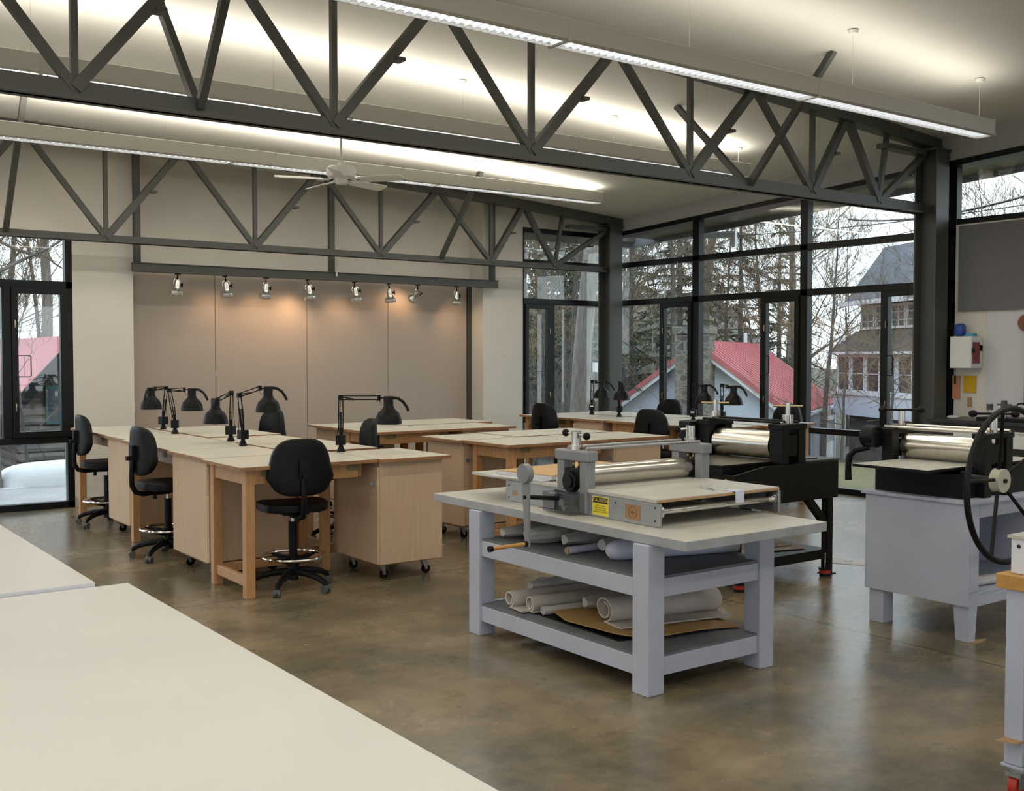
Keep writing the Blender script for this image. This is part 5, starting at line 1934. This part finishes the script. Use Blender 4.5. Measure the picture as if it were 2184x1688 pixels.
# roof overhang seen through the glass
m = MB((11.1, 7.5, 3.5)); m.use('eave')
m.prism([(12.1, zhead(12.1) + 0.04), (1.0, zhead(1.0) + 0.04), (1.0, zhead(1.0) + 0.16), (12.1, zhead(12.1) + 0.16)], 10.73, 11.52, 'X')
o = m.build('trim_eave'); o.location = (11.1, 7.5, 3.5); struct(o)
m = MB((11.1, 7.5, 3.5)); m.use('eave_edge')
m.prism([(12.9, zhead(12.9) - 0.02), (1.0, zhead(1.0) - 0.02), (1.0, zhead(1.0) + 0.18), (12.9, zhead(12.9) + 0.18)], 11.521, 11.56, 'X')
o = m.build('trim_fascia'); o.location = (11.1, 7.5, 3.5); struct(o)
m = MB((10, 12.8, 3.45)); m.use('eave')
m.box(8.0, 11.52, 12.51, 13.2, zhead(12.5) + 0.05, zhead(12.5) + 0.16)
o = m.build('trim_eave'); o.location = (10, 12.8, 3.45); struct(o)
m = MB((11.5, 11, 3.3)); m.use('white_trim')
m.beam((11.6, 11.9, 3.44), (11.6, 10.55, 3.36), 0.05, 0.09)
m.box(11.575, 11.625, 10.50, 10.56, 3.17, 3.40)
o = m.build('canopy_bracket'); o.location = (11.5, 11, 3.3)
tag(o, 'white steel bracket under the eave outside the corner glazing', 'bracket')

# ---- log cabin
CX, CYF, CZ0 = 5.80, 24.0, -1.15
t = T('log_cabin', 'weathered log cabin with a red roof outside the left window', 'building', (CX, CYF, CZ0))
off = (CX, CYF, CZ0)
m = MB(off); m.use('logs')
lw = 0.19
z = CZ0
rr = random.Random(3)
while z < 0.55:
    m.tube([(4.85, CYF + 0.1, z + lw / 2), (5.6, CYF + 0.1 + rr.uniform(-0.01, 0.01), z + lw / 2 + rr.uniform(-0.012, 0.012)), (7.3, CYF + 0.1, z + lw / 2)], lw * 0.5, 8)
    m.tube([(4.95, CYF, z + lw / 2), (4.95, CYF + 7, z + lw / 2)], lw * 0.48, 8)
    z += lw
m.build('log_wall', parent=t)
m = MB(off); m.use('shingle_b')
m.prism([(4.85, 0.55), (7.1, 0.55), (5.95, 1.85)], CYF + 0.08, CYF + 0.2, 'Y')
m.build('gable_wall', parent=t)
m = MB(off); m.use('teal')
m.box(5.42, 5.72, CYF - 0.04, CYF + 0.04, 0.2, 1.0)
f_ = m.build('window_frame', parent=t)
m = MB(off); m.use('pane_dark')
m.box(5.48, 5.66, CYF - 0.055, CYF - 0.041, 0.27, 0.93)
m.build('pane', parent=f_)
for s in (-1, 1):
    m = MB(off); m.use('red_roof')
    xe = 5.95 + s * 1.75; ze = 1.95 - 1.75 * 1.1
    m.hexa([(5.95, CYF - 0.35, 1.95), (xe, CYF - 0.35, ze), (xe, CYF + 7.3, ze), (5.95, CYF + 7.3, 1.95),
            (5.95, CYF - 0.35, 2.07), (xe + s * 0.06, CYF - 0.35, ze + 0.07), (xe + s * 0.06, CYF + 7.3, ze + 0.07), (5.95, CYF + 7.3, 2.07)])
    rf = m.build('roof', parent=t)
    m = MB(off); m.use('frame')
    m.beam((5.95, CYF - 0.40, 1.90), (xe, CYF - 0.40, ze - 0.05), 0.05, 0.24, up=(s, 0, 1))
    m.build('barge_board', parent=rf)

# ---- small white building with red roof and stone chimney (local frame: +y runs along the ridge)
t = T('red_roof_cottage', 'small white building with a red metal roof and a stone chimney', 'building', (21.88, 21.17, 0), R(-60.3))
HW, LN, ZR, ZE, ZG = 2.6, 8.3, 1.98, 0.02, -2.6
m = MB(); m.use('siding')
m.prism([(-HW + 0.15, ZG), (HW - 0.15, ZG), (HW - 0.15, ZE - 0.0), (0, ZR - 0.14), (-HW + 0.15, ZE - 0.0)], 0.25, 0.4, 'Y')
m.box(HW - 0.3, HW - 0.15, 0.4, LN - 2.2, ZG, ZE)
m.box(-HW + 0.15, -HW + 0.3, 0.4, LN, ZG, ZE)
m.box(-HW + 0.3, HW - 0.3, LN - 0.15, LN, ZG, ZE)
m.build('wall', parent=t)
for s in (-1, 1):
    m = MB(); m.use('red_roof')
    m.hexa([(0, -0.1, ZR), (s * (HW + 0.02), -0.1, ZE), (s * (HW + 0.02), LN + 0.2, ZE), (0, LN + 0.2, ZR),
            (0, -0.1, ZR + 0.09), (s * (HW + 0.06), -0.1, ZE + 0.08), (s * (HW + 0.06), LN + 0.2, ZE + 0.08), (0, LN + 0.2, ZR + 0.09)])
    d_ = (Vector((s * HW, 0, ZE)) - Vector((0, 0, ZR)))
    k = 0
    yy = 0.1
    nrm = Vector((-d_.z * s, 0, d_.x * s)).normalized()
    while yy < LN:
        a = Vector((0, yy, ZR + 0.10)); b_ = Vector((s * (HW + 0.05), yy, ZE + 0.09))
        m.beam(a, b_, 0.03, 0.035, up=nrm)
        yy += 0.4
    rf = m.build('roof', parent=t)
    m = MB(); m.use('white_trim')
    m.beam((0, -0.14, ZR - 0.10), (s * (HW + 0.04), -0.14, ZE - 0.10), 0.05, 0.16, up=(0.6 * s, 0, 0.8))
    m.build('barge_board', parent=rf)
    m = MB(); m.use('white_trim')
    m.box(min(s * HW, s * (HW + 0.12)), max(s * HW, s * (HW + 0.12)), -0.1, LN + 0.2, ZE - 0.10, ZE - 0.005)
    m.build('gutter', parent=rf)
    m = MB(); m.use('red_roof')
    m.beam((0, -0.19, ZR + 0.0), (s * (HW + 0.06), -0.19, ZE + 0.0), 0.05, 0.13, up=(0.6 * s, 0, 0.8))
    m.build('red_edge', parent=rf)
m = MB(); m.use('stone')
m.box(-0.62, 0.50, -0.62, 0.24, ZG, 0.3)
m.box(-0.50, 0.42, -0.55, 0.24, 0.3, 2.25)
m.box(-0.56, 0.48, -0.60, 0.28, 2.25, 2.45)
m.build('chimney', parent=t)
m = MB(); m.use('white_trim')
m.cyl((0.0, LN * 0.75, ZR + 0.1), (0.0, LN * 0.75, ZR + 0.42), 0.06, 10)
m.build('vent_pipe', parent=t)
m = MB(); m.use('white_trim')
m.box(HW - 0.08, HW + 0.06, LN - 0.3, LN - 0.1, ZG, ZE - 0.12)
m.box(HW - 0.05, HW + 0.05, LN - 2.2, LN - 2.0, ZG, ZE - 0.12)
m.box(HW - 0.05, HW + 0.03, LN - 2.2, LN - 0.2, ZE - 0.5, ZE - 0.35)
m.box(HW - 0.05, HW + 0.03, LN - 2.2, LN - 0.2, -1.75, -1.2)
for k in range(8):
    yy = LN - 2.0 + k * 0.22
    m.box(HW - 0.03, HW + 0.01, yy, yy + 0.04, -1.2, ZE - 0.5)
m.build('porch', parent=t)

# ---- big shingled house (local frame: +x runs along the front from its far left corner, +y goes inward)
t = T('shingled_house', 'large old house with a steep grey roof, many white windows and a stone base', 'building', (28.62, 21.2, 0), R(-114.8))
m = MB(); m.use('stone_house')
m.box(-0.5, 4.9, 0.35, 9, -3.2, -0.22)
m.build('stone_base', parent=t)
m = MB(); m.use('siding')
m.box(-0.9, 4.9, 0.0, 9, -0.22, 0.46)
m.box(4.6, 4.9, 0.02, 9, 0.46, 1.78)
m.build('white_band', parent=t)
m = MB(); m.use('shingle_b')
m.hexa([(-0.95, -0.15, 1.75), (4.9, -0.15, 1.75), (4.9, 9, 1.75), (-0.95, 9, 1.75), (-0.05, 0.3, 2.42), (4.9, 0.3, 2.42), (4.9, 9, 2.42), (-0.05, 9, 2.42)])
m.box(-0.85, 4.6, 0.12, 9, 0.46, 1.75)
m.box(-0.0, 4.9, 0.42, 9, 2.42, 3.3)
m.build('shingle_wall', parent=t)
m = MB(); m.use('shingle')
m.prism([(-0.1, 3.27), (9.6, 3.27), (1.30, 5.1)], -0.15, 5.1, 'X')
m.build('roof', parent=t)
m = MB(); m.use('white_trim')
m.box(-0.2, 4.9, -0.22, -0.08, 3.20, 3.34)
m.box(-1.0, 4.9, -0.2, -0.10, 1.69, 1.77)
m.box(-1.0, 4.9, -0.05, 0.02, 0.42, 0.50)
m.beam((-0.98, -0.16, 1.74), (-0.1, 0.2, 2.44), 0.06, 0.06)
m.build('trim_board', parent=t)
def hwin(x0, x1, z0, z1, y, cols, rows):
    m = MB(); m.use('white_trim')
    f = 0.075
    m.box(x0, x0 + f, y - 0.06, y, z0, z1); m.box(x1 - f, x1, y - 0.06, y, z0, z1)
    m.box(x0 + f, x1 - f, y - 0.06, y, z0, z0 + f); m.box(x0 + f, x1 - f, y - 0.06, y, z1 - f, z1)
    for k in range(1, cols):
        xx = x0 + (x1 - x0) * k / cols
        m.box(xx - 0.012, xx + 0.012, y - 0.045, y - 0.02, z0 + f, z1 - f)
    for k in range(1, rows):
        zz = z0 + (z1 - z0) * k / rows
        m.box(x0 + f, x1 - f, y - 0.045, y - 0.02, zz - 0.012, zz + 0.012)
    w = m.build('house_window', parent=t)
    m = MB(); m.use('pane_dark')
    m.box(x0 + f, x1 - f, y - 0.018, y - 0.008, z0 + f, z1 - f)
    m.build('pane', parent=w)
for k in range(5):
    hwin(0.12 + k * 0.86, 0.12 + k * 0.86 + 0.82, 2.46, 3.2, 0.41, 2, 3)
for k in range(6):
    hwin(-0.8 + k * 0.88, -0.8 + k * 0.88 + 0.84, 0.50, 1.68, 0.11, 1, 2)
for x0 in (1.6,):
    hwin(x0, x0 + 0.9, -1.45, -0.35, 0.34, 1, 2)

# ---- trees
def gen_bare(seed, H, spread, mat_trunk, mat_twig, r0=0.16, first=0.25, n1=9, n2=6, n3=5, lean=0.0, up=0.5):
    rg = random.Random(seed)
    tr = MB(); tr.use(mat_trunk)
    tw = MB(); tw.use(mat_twig)
    pts = []
    p = Vector((0, 0, -0.3))
    d = Vector((lean, 0, 1)).normalized()
    n = 9
    for i in range(n + 1):
        pts.append(p.copy())
        d = (d + Vector((rg.uniform(-0.09, 0.09), rg.uniform(-0.09, 0.09), 0.05))).normalized()
        p = p + d * (H / n)
    tr.tube(pts, [r0 * (1 - 0.92 * i / n) for i in range(n + 1)], 7)
    def branch(o, d, L, r, lvl):
        k = 4 if lvl < 2 else 3
        P = [o.copy()]
        q = o.copy()
        dd = d.copy()
        for i in range(k):
            dd = (dd + Vector((rg.uniform(-0.28, 0.28), rg.uniform(-0.28, 0.28), rg.uniform(-0.12, 0.26)))).normalized()
            q = q + dd * (L / k)
            P.append(q.copy())
        (tw if lvl > 0 else tr).tube(P, [max(r * (1 - 0.8 * i / k), 0.004) for i in range(k + 1)], 4 if lvl == 0 else 3, caps=False)
        if lvl >= 3: return
        cnt = (n2, n3, 3)[lvl]
        for _ in range(cnt):
            f = rg.uniform(0.25, 1.0)
            i = min(int(f * k), k - 1)
            oo = P[i].lerp(P[i + 1], f * k - i)
            nd = (dd + Vector((rg.uniform(-1, 1), rg.uniform(-1, 1), rg.uniform(-0.5, 0.9))) * 0.9).normalized()
            branch(oo, nd, L * rg.uniform(0.35, 0.62), r * 0.45, lvl + 1)
    for _ in range(n1):
        f = rg.uniform(first, 0.97)
        i = min(int(f * n), n - 1)
        oo = pts[i].lerp(pts[i + 1], f * n - i)
        a = rg.uniform(0, 2 * PI)
        nd = Vector((math.cos(a), math.sin(a), rg.uniform(0.1, 0.9) * up * 2)).normalized()
        branch(oo, nd, H * spread * (1.15 - f) * rg.uniform(0.7, 1.1) + 0.3, r0 * 0.4 * (1.1 - f), 0)
    t = T('bare_tree', 'x', 'tree')
    tr.build('trunk', parent=t)
    tw.build('twigs', parent=t)
    return t
def gen_conifer(seed, H, R_, mat_, r0=0.14, dens=1.0):
    rg = random.Random(seed)
    tr = MB(); tr.use('bark')
    tr.tube([(0, 0, -0.3), (0, 0, H * 0.5), (0, 0, H)], [r0, r0 * 0.6, 0.02], 7)
    nb = MB(); nb.use(mat_)
    levels = int(H * 2.4 * dens)
    for li in range(levels):
        f = (li + rg.random()) / levels
        z = H * (0.10 + 0.88 * f)
        L = R_ * (1 - f) ** 0.75 * rg.uniform(0.65, 1.1) + 0.15
        for _ in range(5):
            a = rg.uniform(0, 2 * PI)
            e = Vector((math.cos(a), math.sin(a), 0))
            droop = rg.uniform(0.05, 0.35)
            P = [Vector((0, 0, z)), Vector((0, 0, z)) + e * L * 0.5 + Vector((0, 0, -0.02 * L)), Vector((0, 0, z)) + e * L + Vector((0, 0, -droop * L))]
            tr.tube(P, [0.02, 0.012, 0.005], 3, caps=False)
            side = Vector((-e.y, e.x, 0))
            K = int(10 + 13 * L)
            for k in range(K):
                g = rg.uniform(0.15, 1.0)
                c = P[0].lerp(P[1], g * 2) if g < 0.5 else P[1].lerp(P[2], g * 2 - 1)
                w = 0.30 * L * (1.1 - g) + 0.08
                tip = c + side * rg.uniform(-1, 1) * w + e * rg.uniform(0.0, 0.25) + Vector((0, 0, rg.uniform(-0.22, 0.06)))
                s_ = rg.uniform(0.02, 0.06)
                n_ = Vector((rg.uniform(-1, 1), rg.uniform(-1, 1), rg.uniform(-1, 1))).normalized() * s_
                nb._f([nb._v(c - n_), nb._v(c + n_), nb._v(tip)])
    t = T('conifer_tree', 'x', 'tree')
    tr.build('trunk', parent=t)
    nb.build('needles', parent=t)
    return t
protos = [gen_bare(11, 10, 0.42, 'bark', 'twig', 0.15), gen_bare(12, 12, 0.36, 'bark_light', 'twig', 0.19, first=0.35, n1=11),
          gen_bare(13, 9, 0.5, 'bark', 'twig_tan', 0.11, n1=12), gen_bare(14, 7, 0.55, 'bark', 'twig_tan', 0.06, first=0.06, n1=12, up=0.9)]
used = [[False] for _ in protos]
rg = random.Random(77)
def trees(lst, label, group):
    for x, y, k, s in lst:
        place(protos[k], used[k], (x, y, ground_z(x, y)), rg.uniform(0, 6.28), label, group, (s, s, s * rg.uniform(0.9, 1.1)))
trees([(1.6, 20.6, 0, 0.9), (5.2, 33.3, 1, 0.9), (4.0, 27.4, 2, 1.1), (3.3, 23.0, 0, 0.8), (7.3, 32.2, 1, 1.1), (7.2, 37.3, 2, 1.3), (2.6, 19.4, 2, 0.7), (3.2, 29, 1, 1.0), (9.5, 30.0, 2, 1.2), (2.4, 24.5, 2, 1.1), (4.6, 34.0, 0, 1.2), (6.5, 41.0, 2, 1.4), (3.6, 38.0, 3, 1.5), (8.2, 36.0, 3, 1.5), (5.6, 31.9, 3, 1.3), (7.9, 44.0, 1, 1.3), (5.0, 46.0, 0, 1.4), (3.1, 33.0, 2, 1.2)],
      'bare tree with tangled branches behind the log cabin', 'bare trees behind the log cabin')
trees([(2.75, 14.95, 1, 0.55)], 'pale slim trunk close outside the left window, at the picture edge', 'trees close to the left window')
trees([(3.35, 15.75, 3, 0.55)], 'leafless shrub in front of the logs outside the left window', 'trees close to the left window')
trees([(14.5, 19.1, 3, 0.7), (18.5, 23.6, 0, 1.0), (16.2, 20.3, 2, 0.7), (22.8, 27.9, 1, 1.0), (18.2, 22.3, 0, 0.9), (26.4, 30.0, 2, 1.3), (17.9, 20.4, 3, 0.9),
       (23.2, 26.4, 1, 1.0), (19.6, 22.6, 2, 0.9), (28.0, 28.5, 0, 1.2), (25.6, 26.3, 2, 1.1), (31.8, 30.4, 1, 1.3), (30.8, 34.1, 2, 1.5), (30.8, 36.9, 0, 1.5), (26.8, 34.9, 1, 1.3),
       (21.5, 31.5, 0, 1.2), (24.5, 38.5, 2, 1.6), (34.5, 38.0, 0, 1.6), (38.0, 36.5, 1, 1.5), (20.1, 28.0, 3, 1.5), (25.0, 29.2, 3, 1.6), (28.6, 31.9, 3, 1.6)],
      'bare grey tree in the dense woods behind the corner windows', 'bare trees in the woods')
trees([(30.1, 27.3, 2, 1.1), (28.9, 24.9, 3, 1.2), (36.0, 28.7, 0, 1.2), (35.0, 29.9, 2, 1.2), (33.0, 27.0, 3, 1.4), (39.0, 32.0, 1, 1.3), (31.5, 25.0, 2, 1.0), (33.5, 24.8, 3, 1.2)],
      'tan leafless tree rising behind the red roofed building', 'bare trees behind the red roof')
trees([(26.9, 20.8, 2, 0.85), (25.3, 18.9, 3, 0.8)], 'tan brushy young tree between the red roof and the old house', 'young trees by the old house')
trees([(22.3, 15.4, 2, 0.5)], 'slender leafless shrub in front of the old house windows', 'young trees by the old house')
trees([(23.5, 13.2, 3, 1.15), (21.6, 10.6, 3, 1.3), (27.0, 12.5, 0, 0.9)], 'leafless tree top against the sky in the high window right of the column', 'tree tops in the high window')
cp = [gen_conifer(21, 11, 2.6, 'needle'), gen_conifer(22, 9, 2.2, 'needle2')]
cu = [[False], [False]]
for x, y, k, s, lab in [(19.8, 23.5, 0, 0.85, 'dark evergreen behind the corner column'), (24.7, 27.0, 1, 1.05, 'olive evergreen left of the chimney, in the woods'),
                        (29.7, 29.7, 0, 1.1, 'dark evergreen rising behind the chimney'), (33.0, 29.6, 0, 0.95, 'broad dark evergreen above the red roof'),
                        (36.8, 30.8, 1, 1.0, 'olive evergreen above the right end of the red roof'), (21.8, 27.6, 0, 0.9, 'evergreen behind the big pale trunk'),
                        (23.6, 31.5, 1, 1.1, 'evergreen at the left of the corner windows'), (27.2, 32.5, 0, 1.15, 'tall dark evergreen deep in the woods left of the chimney'),
                        (34.6, 34.6, 0, 1.2, 'far evergreen deep in the woods right of the chimney')]:
    place(cp[k], cu[k], (x, y, ground_z(x, y)), rg.uniform(0, 6.28), lab, 'evergreens in the woods', (s, s, s))

# big pale trunk just outside the back corner
t = T('big_tree', 'big pale tree trunk close outside the back corner window', 'tree', (11.85, 14.2, -0.16))
off = (11.85, 14.2, -0.16)
m = MB(off); m.use('bark_light')
m.tube([(11.80, 14.22, -0.4), (11.83, 14.22, 0.2), (11.83, 14.21, 0.7), (11.86, 14.2, 1.6), (11.92, 14.14, 2.6), (11.99, 14.09, 3.5), (12.05, 14.05, 4.6), (12.1, 14.0, 7.5)],
       [0.25, 0.185, 0.17, 0.155, 0.15, 0.14, 0.13, 0.10], 16)
m.tube([(11.88, 14.2, 1.95), (12.1, 14.3, 2.2), (12.35, 14.3, 2.15), (12.5, 14.25, 1.8)], [0.04, 0.02, 0.014, 0.008], 6)
m.tube([(11.95, 14.1, 3.0), (11.6, 14.6, 3.4), (11.2, 15.0, 3.5), (10.9, 15.3, 3.9)], [0.05, 0.03, 0.02, 0.01], 6)
m.build('trunk', parent=t)
m = MB(off); m.use('needle')
r2 = random.Random(8)
for i in range(900):
    a = r2.uniform(0, 6.28); zz = r2.uniform(3.0, 5.2); rr_ = r2.uniform(0.1, 1.0)
    c = Vector((12.0 + rr_ * math.cos(a), 14.1 + rr_ * math.sin(a), zz))
    n_ = Vector((r2.uniform(-1, 1), r2.uniform(-1, 1), r2.uniform(-1, 1))).normalized()
    tip = c + Vector((r2.uniform(-0.2, 0.2), r2.uniform(-0.2, 0.2), r2.uniform(-0.12, 0.05)))
    m._f([m._v(c - n_ * 0.012), m._v(c + n_ * 0.012), m._v(tip)])
m.build('evergreen_sprays', parent=t)
m = MB((11.95, 13.98, 1.43)); m.use('white')
m.box(11.90, 12.0, 13.90, 13.97, 1.36, 1.52)
m.use('ink'); m.tube([(11.96, 13.95, 1.36), (11.96, 13.98, 1.0), (11.95, 14.0, -0.1)], 0.01, 6)
o = m.build('utility_box'); o.location = (11.95, 13.98, 1.43)
tag(o, 'little white utility box mounted on the big pale trunk', 'box')

# underbrush
m = MB(); m.use('twig')
r2 = random.Random(5)
for i in range(4200):
    ang = R(r2.uniform(37, 50)); rad = r2.uniform(22, 46)
    x, y = rad * math.sin(ang), rad * math.cos(ang)
    if 50 > math.degrees(ang) > 41 and rad < 37: continue
    z = ground_z(x, y)
    h = r2.uniform(0.5, 2.6)
    m.tube([(x, y, z), (x + r2.uniform(-.3, .3), y + r2.uniform(-.3, .3), z + h * 0.5), (x + r2.uniform(-.7, .7), y + r2.uniform(-.7, .7), z + h)], [0.014, 0.009, 0.004], 3, caps=False)
for i in range(900):
    x = r2.uniform(0, 9); y = r2.uniform(23, 40)
    z = ground_z(x, y); h = r2.uniform(0.5, 2.2)
    if 4.5 < x < 8 and 23.5 < y < 31.5: continue
    m.tube([(x, y, z), (x + r2.uniform(-.3, .3), y, z + h * 0.5), (x + r2.uniform(-.7, .7), y + r2.uniform(-.7, .7), z + h)], [0.014, 0.009, 0.004], 3, caps=False)
tag(m.build('underbrush'), 'tangle of leafless underbrush on the floor of the woods', 'brush', kind='stuff')

# power lines
for a, b_, r_, lab in (((21.47, 20.95, 4.9), (18.51, 11.89, 4.25), 0.010, 'upper thin power line crossing the sky right of the windows'),
                      ((20.7, 15.73, 4.25), (18.51, 11.89, 4.1), 0.008, 'lower thin power line crossing the sky before the steel column'),
                      ((17.6, 12.0, 4.15), (12.6, 5.6, 3.78), 0.018, 'thick sagging cable crossing the high window')):
    a = Vector(a); b_ = Vector(b_)
    d = (b_ - a)
    P = [a + d * f - Vector((0, 0, 0.25 * (1 - (2 * f - 1) ** 2) * (0.5 if r_ > 0.01 else 0.3))) for f in [i / 10 for i in range(-4, 15)]]
    m = MB(a); m.use('ink')
    m.tube(P, r_, 5)
    o = m.build('power_line'); o.location = a
    tag(o, lab, 'cable', 'power lines')
